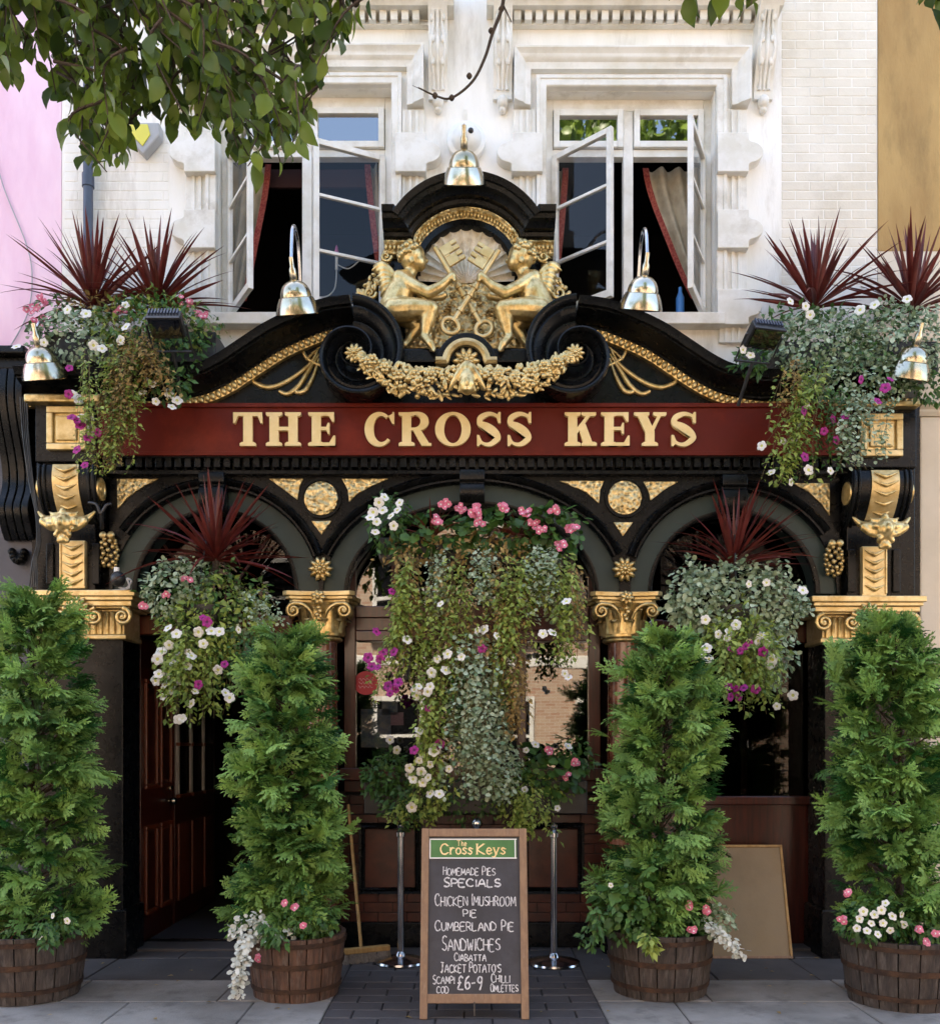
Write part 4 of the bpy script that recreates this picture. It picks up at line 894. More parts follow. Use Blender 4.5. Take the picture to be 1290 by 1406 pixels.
def glyph(ch, W, H=46.0):
    st, th, sf = 12.5, 4.5, 3.6
    stem = lambda x: [rect(x - st / 2, x + st / 2, 1, H - 1), serif(x, 0, 11, sf, True), serif(x, H, 11, sf, False)]
    if ch == 'T': return [rect(W / 2 - st / 2, W / 2 + st / 2, 1, H - 1), serif(W / 2, 0, 11, sf, True), rect(0, W, H - 5, H), [(0, H), (0, H - 15), (2.4, H - 15), (6.5, H - 5), (6.5, H - 1)], [(W, H), (W, H - 15), (W - 2.4, H - 15), (W - 6.5, H - 5), (W - 6.5, H - 1)]]
    if ch == 'H': return stem(11) + stem(W - 11) + [rect(11, W - 11, H / 2 - 2, H / 2 + 3)]
    if ch == 'E':
        x = 11
        return [rect(x - st / 2, x + st / 2, 1, H - 1), serif(x, 0, 11, sf, True), serif(x, H, 11, sf, False), rect(x, W, 0, 4.6), rect(x, W - 1.5, H - 4.6, H), rect(x, W - 10, H / 2 - 1.5, H / 2 + 3), [(W, 0), (W, 14), (W - 2.4, 14), (W - 8, 4.6), (W - 8, 0)], [(W - 1.5, H), (W - 1.5, H - 13), (W - 4, H - 13), (W - 9, H - 4.6), (W - 9, H)], [(W - 10, H / 2 - 7), (W - 7.8, H / 2 - 7), (W - 7.8, H / 2 + 8.5), (W - 10, H / 2 + 8.5), (W - 13, H / 2 + 1)]]
    if ch == 'O':
        o = ell(W / 2, H / 2, W / 2, H / 2 + .6, 0, 360, 48)[:-1]; i = ell(W / 2, H / 2, W / 2 - 12.5, H / 2 - 3.6, 0, 360, 48)[:-1]
        return [('ring', o, i)]
    if ch == 'C':
        n = 40; pts = ell(W / 2 + 1, H / 2, W / 2 - 4.5, H / 2 - 2.2, 52, 318, n); wd = [4.2 + 8.3 * max(0, math.sin(PI * i / n)) ** 2.2 for i in range(n + 1)]
        return [stroke(pts, wd), [(W, H - 16), (W - 2.4, H - 16), (W - 8, H - 5), (W - 2.6, H - 2), (W - 2.4, H + .5), (W, H + .5)]]
    if ch == 'S':
        sp = smooth_path([Vector(p) for p in ((W - 3.5, H - 14), (W - 7, H - 5), (W * .5, H - 2), (6.5, H - 7.5), (6.5, H - 15.5), (W * .42, H * .56), (W * .68, H * .42), (W - 6.2, H * .29), (W - 7, 9), (W * .52, 2), (8, 4.5), (3.2, 14))], 5)
        n = len(sp) - 1; wd = [3.8 + 8.6 * math.exp(-((i / n - .5) / .17) ** 2) + 2.8 * math.exp(-((i / n - .24) / .09) ** 2) + 2.8 * math.exp(-((i / n - .76) / .09) ** 2) for i in range(n + 1)]
        return [stroke(sp, wd), [(W - 4.6, H + .5), (W - 2, H + .5), (W - 2, H - 15), (W - 4.4, H - 15), (W - 8, H - 5)], [(4.6, -.5), (1.6, -.5), (1.6, 15), (4, 15), (8, 5)]]
    if ch == 'R':
        b = ell(W * .5, H * .735, W * .31, H * .235, 92, -92, 22); n = len(b) - 1
        return stem(11) + [stroke([(11, H - 2.2)] + b + [(11, H * .5)], [4] + [4 + 7.5 * max(0, math.sin(PI * i / n)) ** 1.5 for i in range(n + 1)] + [4]), [(W * .42, H * .52), (W * .68, H * .5), (W * .95, 3.8), (W + 1, 3.8), (W + 1, 0), (W * .72, 0)]]
    if ch == 'K': return stem(11) + [stroke([(W - 9, H - 3), (15, H * .4)], [4.5, 5]), [(19, H * .52), (28, H * .68), (W - 4, 2), (W - 17, 2)], serif(W - 10, H, 10, sf, False), serif(W - 9.5, 0, 10.5, sf, True)]
    if ch == 'Y': return [rect(W / 2 - st / 2, W / 2 + st / 2, 1, H * .45), serif(W / 2, 0, 11, sf, True), [(4, H - 2), (17, H - 2), (W / 2 + 6.2, H * .44), (W / 2 - 6.2, H * .4)], stroke([(W - 8, H - 2), (W / 2 + 2.5, H * .44)], [4.5, 5]), serif(10.5, H, 10.5, sf, False), serif(W - 8.5, H, 9, sf, False)]
LET = [('T', 320, 360), ('H', 365, 413), ('E', 423, 460), ('C', 501, 541), ('R', 547, 591), ('O', 597, 646), ('S', 653, 689), ('S', 695, 731), ('K', 775, 818), ('E', 825, 864), ('Y', 870, 914), ('S', 920, 957)]
for ch, a, b in LET:
    mb = MB(); LY = SY - .032
    for i, poly in enumerate(glyph(ch, b - a)):
        yf = LY - .0005 * i
        tf = lambda p: XZ(a + p[0], 612 - p[1], LY)
        if poly[0] == 'ring':
            o_ = [tf(p) for p in poly[1]]; i_ = [tf(p) for p in poly[2]]; n = len(o_)
            mb.add([(x, yf, z) for x, z in o_] + [(x, yf, z) for x, z in i_] + [(x, SY + .004, z) for x, z in o_] + [(x, SY + .004, z) for x, z in i_],
                   [(k, (k + 1) % n, n + (k + 1) % n, n + k) for k in range(n)] + [(k, 2 * n + k, 2 * n + (k + 1) % n, (k + 1) % n) for k in range(n)] + [(n + k, n + (k + 1) % n, 3 * n + (k + 1) % n, 3 * n + k) for k in range(n)])
        else: mb.prism([tf(p) for p in poly], yf, SY + .004)
    mb.build('letter', CREAML, sign, 25)

# ------------------------------------------------------------------ gilded cherubs and crossed keys
CY = -.26
def cherub(mirror, label):
    mm = (lambda x: 2 * 640.5 - x) if mirror else (lambda x: x)
    sx = -1 if mirror else 1
    def Q(x, y, d=0): return P(mm(x), y, CY + d)
    s_ = S(1, CY)
    t = thing('cherub', label, 'statue', Q(560, 478), 'gilded cherubs holding the crossed keys')
    b = MB()
    # torso: pelvis, belly, chest, shoulders, neck
    b.cap(Q(541, 423, .0), Q(549, 404, -.01), 21.00 * s_, 20.40 * s_, 14); b.cap(Q(549, 404, -.01), Q(554, 388, 0), 20.40 * s_, 16.80 * s_, 14); b.cap(Q(548, 381, -.045), Q(560, 383, .06), 10.20 * s_, 10.20 * s_, 12)
    b.cap(Q(557, 384, 0), Q(566, 370, 0), 10.20 * s_, 8.40 * s_, 10)
    # head with face in profile, cheek, chin, nose, lips, ear
    b.ball(Q(566, 353), (18.00 * s_, 18.00 * s_, 19.80 * s_), 14, 12); b.ball(Q(573, 360, -.02), 11.40 * s_, 10, 8); b.ball(Q(577, 366), 6.60 * s_, 8, 6); b.cap(Q(580, 352), Q(585, 358), 2.64 * s_, 3.60 * s_, 8)
    b.ball(Q(582, 363), 3.12 * s_, 8, 6); b.ball(Q(581.5, 366.5), 2.88 * s_, 8, 6); b.ball(Q(578, 349, -.03), 4.32 * s_, 8, 6); b.ball(Q(565, 357, -.085), (3.00 * s_, 2.40 * s_, 4.80 * s_), 8, 6)
    # near arm, bent, hand on the key
    b.cap(Q(550, 381, -.05), Q(571, 394, -.09), 9.60 * s_, 8.64 * s_); b.cap(Q(571, 394, -.09), Q(588, 402, -.1), 8.64 * s_, 7.92 * s_); b.cap(Q(588, 402, -.1), Q(603, 394, -.1), 8.16 * s_, 7.20 * s_); b.cap(Q(603, 394, -.1), Q(615, 384, -.1), 7.20 * s_, 5.40 * s_)
    b.cap(Q(615, 384, -.1), Q(621, 379, -.11), 6.00 * s_, 5.28 * s_)
    for k in range(4): b.cap(Q(621 + k * .8, 375.5 + k * 3, -.125), Q(625 + k * .6, 377 + k * 3, -.08), 2.28 * s_, 1.92 * s_, 6)
    b.cap(Q(617, 377, -.11), Q(621, 373, -.1), 2.40 * s_, 2.04 * s_, 6)
    # far arm, lower down the key
    b.cap(Q(562, 385, .05), Q(583, 409, .02), 8.40 * s_, 7.80 * s_); b.cap(Q(583, 409, .02), Q(606, 407, .02), 7.80 * s_, 5.52 * s_); b.ball(Q(609, 405, .02), 6.00 * s_, 8, 6)
    # near leg: thigh, knee, calf, foot, toes
    b.cap(Q(541, 427, -.05), Q(566, 424, -.1), 17.40 * s_, 15.00 * s_, 12); b.cap(Q(566, 424, -.1), Q(591, 424, -.12), 15.00 * s_, 11.40 * s_, 12)
    b.cap(Q(591, 424, -.12), Q(587, 440, -.11), 11.04 * s_, 10.56 * s_, 12); b.cap(Q(587, 440, -.11), Q(583, 459, -.11), 10.56 * s_, 6.24 * s_, 12)
    b.cap(Q(582, 462, -.11), Q(591, 472, -.14), 6.24 * s_, 5.76 * s_, 8); b.cap(Q(591, 472, -.14), Q(595, 479, -.15), 5.28 * s_, 3.84 * s_, 8)
    for k in range(4): b.ball(Q(595 - k * 1.4, 481.5 - k * .3, -.165 + .012 * k), 2.28 * s_, 6, 5)
    # far leg tucked under
    b.cap(Q(545, 432, .04), Q(576, 447, .03), 13.20 * s_, 10.20 * s_, 12); b.cap(Q(576, 447, .03), Q(563, 464, .03), 9.60 * s_, 6.60 * s_, 10); b.cap(Q(563, 464, .03), Q(556, 473, .0), 6.00 * s_, 4.80 * s_, 8)
    carve(b.build('body', GOLD, t, 60), .0075, 4, .5)
    h = MB(); rr = random.Random(9 + mirror)
    for k in range(60):
        a = rr.uniform(0, 2 * PI); e = rr.uniform(-.25, 1.0); v = Vector((math.cos(a) * math.sqrt(1 - e * e), math.sin(a) * math.sqrt(1 - e * e), e))
        if sx * v.x > .45 and v.z < .75: continue
        h.ball(Q(566, 352) + Vector((v.x * 17.5, v.y * 17.5, v.z * 18.5)) * s_, rr.uniform(3.2, 5.2) * s_, 7, 5)
    h.build('hair', GOLD, t, 60)
    wg = MB()
    for k in range(6):
        a = k / 5; tip = Q(512 + 10 * a, 366 + 42 * a, .02); root = Q(541 - a * 2, 376 + 14 * a, -.02)
        wg.tube(smooth_path([root, (root + tip) / 2 + Vector((0, -.025, .03 * (1 - a))), tip], 5), [.016, .02, .022, .024, .025, .025, .024, .022, .018, .012, .005], 8)
    wg.tube(smooth_path([Q(543, 385, -.02), Q(536, 370, -.03), Q(522, 364, -.02), Q(510, 372, .0)], 5), [.018] * 12 + [.014, .012, .01, .006], 8)
    carve(wg.build('wing', GOLD, t, 60), .007, 1)
cherub(False, 'gilded cherub seated on the left volute, facing right and holding a key')
cherub(True, 'gilded cherub seated on the right volute, facing left and holding a key')
def key(top, bot, flag, y, label):
    t = thing('key', label, 'key', P(*bot, y), 'crossed keys above the sign')
    a = P(*top, y); b = P(*bot, y); d = (b - a).normalized(); sd = Vector((-d.z, 0, d.x)) * flag
    MB().tube([a - d * .02, b - d * .07], .02, 12).build('shaft', GOLDP, t, 50)
    for u in (.45, .55, .75): c = a + (b - a) * u; MB().tube([c - d * .012, c + d * .012], .03, 12).build('collar', GOLDP, t, 40)
    ring = [b + d * -.03 + (d * math.cos(k * PI / 12) + sd * math.sin(k * PI / 12) * 1.2) * .055 for k in range(25)]
    MB().tube(ring, .018, 10, False).build('bow', GOLDP, t, 60)
    for (u0, u1, v0, v1) in ((.0, .075, .02, .11), (.0, .03, .11, .16), (.045, .075, .11, .16), (.09, .165, .02, .11), (.09, .12, .11, .16), (.135, .165, .11, .16), (.075, .09, .02, .07)):
        pts = [a + d * u + sd * v for u, v in ((u0, v0), (u1, v0), (u1, v1), (u0, v1))]
        MB().prism([(p.x, p.z) for p in pts], y - .014, y + .014).build('bit', GOLDP, t, 0, .004)
key((599, 343), (667, 456), 1, CY - .03, 'gilded key leaning left, its bow at lower right')
key((682, 347), (615, 452), -1, CY - .075, 'gilded key leaning right, crossing in front of the other')
# gilded scrolls outside the cherubs
for side in (0, 1):
    o = MB(); mm = (lambda p: mir(p)) if side else (lambda p: p); rr = random.Random(31 + side)
    for k in range(46):
        t = rr.random(); u = 496 + 36 * t + rr.uniform(-6, 6); v = 408 - 62 * t ** 1.6 + rr.uniform(-9, 9); q = P(*mm((u, v)), -.14)
        M = Matrix.Rotation(rr.uniform(0, 6), 3, 'Y'); o.ball(q, (rr.uniform(.02, .042), .02, rr.uniform(.01, .02)), 8, 6, M)
    for c, r in (((508, 402), 9), ((524, 385), 8), ((530, 352), 8)):
        o.tube([P(*mm((c[0] + r * (1 - k / 16) * math.cos(k * .6), c[1] + r * (1 - k / 16) * math.sin(k * .6))), -.16) for k in range(14)], [.016 - .0006 * k for k in range(14)], 8)
    o.build('gilded_foliage', GOLD, pub, 60, kind='stuff')

# ------------------------------------------------------------------ wall lamps
def lamp(px, py, ptop, label, y=-.62, tilt=14, roll=0, back=-.2, drop=0):
    q = P(px, py, y); t = thing('wall_lamp', label, 'lamp', q, 'brass bell lamps over the sign')
    rot = Matrix.Rotation(math.radians(roll), 4, 'Y') @ Matrix.Rotation(math.radians(tilt), 4, 'X')
    M = Matrix.Translation(q) @ rot @ Matrix.Scale(1.03, 4)
    prof = [(.15, -.128), (.157, -.122), (.155, -.112), (.149, -.09), (.138, -.055), (.124, -.028), (.12, -.018), (.109, -.012), (.108, .005), (.101, .03), (.086, .058), (.062, .08), (.038, .09), (.02, .096)]
    MB().lathe(prof + [(.012, .09), (.06, .06), (.085, .02), (.1, -.025), (.13, -.07), (.147, -.125), (.15, -.128)], M, 48, False).build('shade', BRASS, t, 30)
    MB().lathe([(.001, -.1), (.03, -.09), (.04, -.06), (.03, -.02), (.018, .02), (.001, .02)], M, 16, False).build('bulb', WPLAS, t, 60)
    top = M @ Vector((0, 0, .09)); zt_ = P(px, ptop, y).z
    hook = q.z + .24
    MB().lathe([(.02, .09), (.026, .1), (.026, .16), (.016, .18), (.016, .24)], M, 16).build('lamp_holder', BRASS, t, 40)
    up = M @ Vector((0, 0, .22))
    pth = smooth_path([up, Vector((up.x, up.y + .03, zt_ - .1)), Vector((up.x, up.y + .1, zt_ - .02)), Vector((up.x, up.y + .2, zt_ - .02)), Vector((up.x, up.y + .3, zt_ - .12)), Vector((up.x, max(back, up.y + .36), q.z - .02 + drop)), Vector((up.x, max(back, up.y + .36), q.z - .1 + drop))], 6)
    MB().tube(pth, .0125, 10).build('arm', STEEL, t, 60)
lamp(57, 495, 437, 'brass bell lamp at the far left over the grey pier', -.6, 23, -4, -.25, -.05)
lamp(406, 405, 306, 'brass bell lamp on the left swan neck below the left window', -.58, 25, -4, -.2, -.1)
lamp(637, 226, 170, 'brass bell lamp at the top of the arched crest', -.48, 31, 0, -.1, -.1)
lamp(882, 399, 310, 'brass bell lamp on the right swan neck below the right window', -.58, 25, 4, -.2, -.1)
lamp(1251, 494, 437, 'brass bell lamp at the far right over the ivy', -.6, 23, 8, -.25, -.05)
# floodlights
def flood(px, py, rz, label):
    q = P(px, py, -.78); t = thing('floodlight', label, 'floodlight', q, 'black floodlights aimed at the sign', (math.radians(-32), 0, math.radians(rz)))
    MB().box(-.12, .12, -.08, .09, -.02, .05).build('housing', BLACK2, t, 0, .008, True)
    for k in range(10): MB().box(-.1 + k * .022 - .005, -.1 + k * .022 + .005, -.095, -.08, .0, .05).build('fin', PIPE, t, 0, 0, True)
    MB().box(-.105, .105, -.075, .085, -.034, -.0205).build('lens', GLASSD, t, 0, 0, True); MB().box(-.12, .12, -.085, -.07, -.045, -.02).build('visor', BLACK2, t, 0, .003, True)
    MB().tube([(-.13, 0, 0), (-.14, 0, .0), (-.14, .2, -.02), (.14, .2, -.02), (.14, 0, 0), (.13, 0, 0)], .009, 6).tube([(0, .2, -.02), (0, .5, -.12)], .014, 8).build('bracket', BLACK2, t, 40, 0, True)
flood(228, 446, 0, 'black ribbed floodlight among the flowers left of the pediment'); flood(1049, 461, 14, 'black ribbed floodlight at the right end of the pediment')

# ------------------------------------------------------------------ small fixtures on the walls
q = P(640, 187, .0); al = thing('dome_camera', 'round white dome fixture on the wall above the crest lamp', 'camera', (q.x, .1, q.z - .15))
M = Matrix.Translation((q.x, .1, q.z)) @ Matrix.Rotation(PI / 2, 4, 'X')
MB().lathe([(.15, 0), (.155, .03), (.15, .06), (.12, .075), (.118, .08), (.1, .12), (.06, .15), (.001, .16)], M, 36, False).build('dome', WPLAS, al, 40)
MB().ball((q.x + .035, -.055, q.z + .01), .022, 10, 8).build('lens', BLACK2, al, 60)
q = P(196, 185, 0); ab_ = thing('alarm_box', 'grey and yellow alarm box half hidden by leaves on the white wall', 'alarm', (q.x, .1, q.z - .12))
MB().prism([(q.x - .13, q.z + .1), (q.x - .13, q.z), (q.x, q.z - .15), (q.x + .13, q.z), (q.x + .13, q.z + .1)], .0, .1).build('case', GREYP, ab_, 0, .012); MB().prism([(q.x - .1, q.z + .08), (q.x - .1, q.z + .01), (q.x, q.z - .09), (q.x + .06, q.z + .0), (q.x + .04, q.z + .08)], -.01, .005).build('front', ALARMY, ab_, 0, .004)
dp = thing('downpipe', 'blue grey downpipe on the white wall by the pink house', 'pipe', P(121, 430, .02)); q0 = P(121, 470, .02)
MB().tube([(q0.x, .02, q0.z), (q0.x, .02, 11.2)], .038, 14).build('pipe', PIPE, dp, 60)
for py in (248, 60): q = P(121, py, .02); MB().tube([(q.x, .02, q.z - .05), (q.x, .02, q.z + .05)], .047, 14).build('collar', PIPE, dp, 40)
q = P(162, 795, -.4); sec = thing('security_camera', 'black bulb security camera standing on the left gold capital', 'camera', (q.x, -.3, q.z - .1))
MB().ball(q, (.055, .055, .06), 14, 10).build('bulb', BLACK2, sec, 60); MB().tube([q + Vector((-.01, 0, .05)), q + Vector((-.01, 0, .085))], .02, 10).build('cap', WPLAS, sec, 40)
MB().tube(smooth_path([q + Vector((.0, .02, -.06)), q + Vector((.06, 0, -.07)), q + Vector((.1, 0, -.02)), q + Vector((.07, -.01, .0)), q + Vector((.08, 0, -.07)), q + Vector((-.08, .02, -.085))], 6), .008, 8).build('cable', GREYP, sec, 60)
q = P(140, 700, -.38); sk = thing('wall_bracket', 'small black forked bracket beside the left gold console', 'bracket', (q.x, -.3, q.z - .15))
MB().tube(smooth_path([P(122, 690, -.4), P(133, 693, -.42), P(138, 705, -.42), P(146, 694, -.42), P(152, 692, -.4)], 5), .012, 8).build('fork', BLACK2, sk, 60); MB().tube([P(139, 700, -.42), P(140, 716, -.38), P(140, 725, -.3)], .016, 8).build('clamp', BLACK2, sk, 60)
cb = thing('cable_bundle', 'black cables running down the left edge of the pub front', 'cable', P(45, 800, -.34))
for k in range(4):
    o = k * 3.0; MB().tube(smooth_path([P(28 + o, 545, -.34), P(32 + o * .8, 600, -.33), P(40 + o * .6, 660, -.33), P(49 + o * .4, 705, -.34), P(51 + o * .5, 745, -.34), P(45 + o * .6, 770, -.33), P(40 + o, 806, -.33)], 6), .0065, 6).build('cable', BLACK2, cb, 60)
st = thing('window_sticker', 'round red sticker with pale script on the pub window', 'sticker', P(502, 938, .13))
q = P(502, 938, .13); M = Matrix.Translation((q.x, .138, q.z)) @ Matrix.Rotation(PI / 2, 4, 'X')
MB().lathe([(.095, 0), (.095, .004)], M, 36).build('disc', STICK, st, 30)
for k in range(3):
    MB().tube([(q.x - .055 + .011 * i, .132, q.z + .03 - .03 * k + .012 * math.sin(i * 2.3 + k)) for i in range(11)], .0028, 5).build('script', STICKP, st, 30)
for (px, py, w, h, m, nm) in ((550, 912, 28, 44, POST, 'pale poster with a round print in the pub window'), (535, 965, 22, 34, POST, 'small blurred poster below the flowers in the pub window'), (545, 987, 18, 18, STICKP, 'small pink and white sticker in the pub window'), (516, 1000, 42, 54, POST, 'blue grey notice at the lower left of the pub window')):
    q = P(px, py, .16); tag(MB().box(q.x - S(w / 2), q.x + S(w / 2), .158, .162, q.z - S(h / 2), q.z + S(h / 2)).build('notice', m, None, 0), nm, 'notice')
mt = thing('door_mat', 'black ribbed mat in the open doorway', 'mat', (0, .5, 0)); a = P(205, 1290, .4)
MB().box(-2.62, -1.75, .3, 1.2, .0, .028).build('pad', RUBBER, mt, 0, .004); MB().box(-2.62, -1.75, .285, .3, .0, .031).build('edge_strip', STEEL, mt, 0)

# ------------------------------------------------------------------ things standing on the pavement
def barrel(x, y, r, h, m, label, tilt=0):
    t = thing('barrel', label, 'barrel', (x, y, 0), 'half barrels holding the conifers', (0, 0, R.uniform(0, 1)))
    n = 18
    def rad(z): return r * (.86 + .16 * (z / h) ** .8)
    me = MB(); vs = []; zz = [0.0, h * .25, h * .5, h * .75, h]
    for z in zz:
        for (dr, da) in ((0, -1), (0, 0), (0, 1), (-.028, 1), (-.028, -1)):
            a = da * (PI / n - .004 / r) ; rr_ = rad(z) + dr - (.002 if da and not dr else 0); vs.append((rr_ * math.cos(a), rr_ * math.sin(a), z))
    k = 5
    me.add(vs, [(j * k + i, j * k + (i + 1) % k, (j + 1) * k + (i + 1) % k, (j + 1) * k + i) for j in range(4) for i in range(k)] + [tuple(range(k)), tuple(range(4 * k, 5 * k))])
    sm = me.mesh('stave', m, 30)
    for i in range(n): link('stave', sm, t, local=True, M=Matrix.Rotation(2 * PI * i / n, 4, 'Z') @ Matrix.Translation((R.uniform(-.002, .002), 0, R.uniform(-.0, .006))))
    for z, w in ((.06 * h / .4, .03), (.21 * h / .4, .035), (h - .055, .03)):
        MB().lathe([(rad(z) + .001, z), (rad(z) + .006, z), (rad(z + w) + .006, z + w), (rad(z + w) + .001, z + w)], None, 40, False).build('hoop', HOOP, t, 30, 0, True)
    MB().lathe([(.001, h - .07), (rad(h) - .029, h - .075)], None, 30, False).build('soil', SOIL, t, 60, 0, True)
    return t
BAR = [(40, 1384, 76, .42, OAK, 'dark half barrel at the far left, cut by the picture edge'), (407, 1380, 66.5, .40, OAKR, 'reddish half barrel right of the open door with silver trailing leaves'), (905, 1378, 72.5, .41, OAK, 'grey brown half barrel in front of the tan board'), (1236, 1394, 79, .42, OAK, 'grey brown half barrel at the far right edge')]
BPOS = []
for px, py, rp, h, m, lb in BAR:
    d = F * EYE / (py - HY); r = rp * (d + .3) / F; yc = d - CAMD + r * .9; x = (px - CX) * (CAMD + yc) / F
    barrel(x, yc, r, h, m, lb); BPOS.append((x, yc, r, h))

# chalk lettering: single-line alphabet
CHR = {'A': [[(0, 0), (.45, 1), (.9, 0)], [(.15, .38), (.75, .38)]], 'B': [[(0, 0), (0, 1), (.55, .95), (.6, .7), (.4, .54), (0, .52)], [(.4, .54), (.75, .32), (.6, .03), (0, 0)]], 'C': [[(.8, .82), (.55, 1), (.2, .9), (0, .5), (.2, .08), (.55, 0), (.85, .15)]],
       'D': [[(0, 0), (0, 1), (.5, .92), (.8, .55), (.6, .12), (0, 0)]], 'E': [[(.7, 1), (0, 1), (0, 0), (.7, 0)], [(0, .52), (.55, .52)]], 'G': [[(.8, .82), (.5, 1), (.1, .8), (0, .4), (.3, 0), (.75, .1), (.78, .45), (.5, .45)]], 'H': [[(0, 0), (0, 1)], [(.75, 0), (.75, 1)], [(0, .5), (.75, .5)]],
       'I': [[(.1, 0), (.1, 1)]], 'J': [[(.1, 1), (.8, 1)], [(.5, 1), (.48, .2), (.3, 0), (.05, .1)]], 'K': [[(0, 0), (0, 1)], [(.7, 1), (.05, .45), (.75, 0)]], 'L': [[(0, 1), (0, 0), (.65, 0)]], 'M': [[(0, 0), (.08, 1), (.45, .3), (.82, 1), (.9, 0)]],
       'N': [[(0, 0), (0, 1), (.75, 0), (.75, 1)]], 'O': [[(.4, 1), (.1, .85), (0, .5), (.12, .12), (.42, 0), (.72, .15), (.82, .5), (.7, .88), (.4, 1)]], 'P': [[(0, 0), (0, 1), (.55, .95), (.68, .72), (.5, .48), (0, .45)]], 'R': [[(0, 0), (0, 1), (.55, .95), (.65, .72), (.45, .5), (0, .48)], [(.35, .48), (.75, 0)]],
       'S': [[(.7, .88), (.4, 1), (.08, .82), (.15, .58), (.6, .42), (.7, .18), (.4, 0), (.02, .12)]], 'T': [[(0, 1), (.85, 1)], [(.42, 1), (.42, 0)]], 'U': [[(0, 1), (.02, .25), (.35, 0), (.7, .25), (.72, 1)]], 'W': [[(0, 1), (.22, 0), (.45, .7), (.68, 0), (.9, 1)]],
       '6': [[(.6, .98), (.2, .75), (.02, .35), (.3, 0), (.62, .2), (.5, .5), (.08, .4)]], '9': [[(.6, .7), (.35, .5), (.05, .7), (.25, 1), (.58, .9), (.6, .4), (.3, 0)]], '-': [[(.05, .45), (.55, .48)]], '£': [[(.75, .85), (.5, 1), (.25, .8), (.3, .4), (.1, 0), (.75, .02)], [(.05, .48), (.55, .5)]], '(': [[(.1, 1), (.0, .5), (.1, 0)]],
       'r': [[(.05, 0), (.05, .62)], [(.05, .4), (.25, .62), (.42, .58)]], 'o': [[(.28, .62), (.05, .45), (.05, .15), (.28, 0), (.52, .15), (.52, .45), (.28, .62)]], 's': [[(.42, .52), (.22, .62), (.05, .48), (.4, .2), (.22, 0), (.02, .1)]], 'e': [[(.05, .32), (.5, .34), (.42, .56), (.22, .62), (.05, .4), (.08, .12), (.3, 0), (.5, .12)]], 'y': [[(.02, .62), (.27, 0)], [(.55, .62), (.27, 0), (.1, -.28), (-.05, -.25)]], 'h': [[(.05, 0), (.05, 1)], [(.05, .4), (.28, .62), (.48, .5), (.48, 0)]], "'": [[(.1, 1), (.12, .8)]], ' ': []}
def chalk(text, x0, x1, zbase, h, wd, y, m, parent, name='lettering', jit=.035, seed=1, serifs=False):
    rr = random.Random(seed); adv = []; u = 0
    for c in text:
        xs_ = [p[0] for s_ in CHR[c] for p in s_]; w = (max(xs_) if xs_ else .4); adv.append(u); u += w + .24
    sc_ = (x1 - x0) / (u - .24); mb = MB(); k = 0
    for ci, (c, a) in enumerate(zip(text, adv)):
        cap_ = 1.28 if (ci == 0 or text[ci - 1] == ' ') and len(text) > 5 and not serifs else 1.0
        for s_ in CHR[c]:
            dz = rr.uniform(-jit, jit); pts = [Vector((x0 + (a + p[0] + rr.uniform(-jit, jit)) * sc_, zbase + (p[1] * cap_ + dz + rr.uniform(-jit, jit)) * h)) for p in s_]
            if len(pts) > 3: pts = smooth_path(pts, 4)
            else: pts = smooth_path(pts, 3)
            n = len(pts); k += 1; wds = [wd * rr.uniform(.75, 1.25) for _ in range(n)]; yy = y - .0003 * (k % 6)
            A = []; B = []
            for i in range(n):
                t = (pts[min(i + 1, n - 1)] - pts[max(i - 1, 0)]); t = t.normalized() if t.length > 1e-6 else Vector((1, 0)); q = Vector((-t.y, t.x)); A.append(pts[i] + q * wds[i] / 2); B.append(pts[i] - q * wds[i] / 2)
            mb.add([(p.x, yy, p.y) for p in A] + [(p.x, yy, p.y) for p in B], [(i, i + 1, n + i + 1, n + i) for i in range(n - 1)])
            if serifs:
                for e in (pts[0], pts[-1]):
                    mb.add([(e.x - wd * .9, yy - .0001, e.y - wd * .25), (e.x + wd * .9, yy - .0001, e.y - wd * .25), (e.x + wd * .9, yy - .0001, e.y + wd * .25), (e.x - wd * .9, yy - .0001, e.y + wd * .25)], [(0, 1, 2, 3)])
    return mb.build(name, m, parent, 0, 0, True, 'stuff')
# A-board: local frame, x across, z up the leaning face
bd = F * EYE / (1400 - HY); by = bd - CAMD; bx_ = (651 - CX) * bd / F
lean_a = math.radians(13.5)
ab = thing('a_board', 'wooden framed chalkboard A-board listing homemade pies in front of the pub', 'a-board', (bx_, by, 0), None, (-lean_a, 0, 0))
BW, BH = .32, 1.125
MB().box(-BW, -BW + .045, -.02, .02, 0, BH).build('stile', PALEW, ab, 0, .004, True); MB().box(BW - .045, BW, -.02, .02, 0, BH).build('stile', PALEW, ab, 0, .004, True)
MB().box(-BW + .045, BW - .045, -.019, .019, BH - .05, BH - .001).build('top_rail', PALEW, ab, 0, .004, True); MB().box(-BW + .045, BW - .045, -.019, .019, .09, .145).build('bottom_rail', PALEW, ab, 0, .004, True)
chb = MB().box(-BW + .045, BW - .045, -.004, .004, .145, BH - .05).build('chalk_panel', CHALKB, ab, 0, 0, True)
def bz(py): return .145 + (1380 - 3 - py) / (1377 - 1150) * (BH - .05 - .145)
def bxx(px): return (px - 651) / 136 * (2 * BW) * .985 * (1 + .0 * px) * .94
hd = MB().box(bxx(590) - .006, bxx(709) + .006, -.009, -.003, bz(1182), bz(1154)).build('header', SIGNG, ab, 0, 0, True)
fr_ = MB()
for (a, b, c, d) in ((590, 709, 1153, 1154.6), (590, 709, 1181, 1182.6)): fr_.box(bxx(a) - .006, bxx(b) + .006, -.011, -.004, bz(d), bz(c))
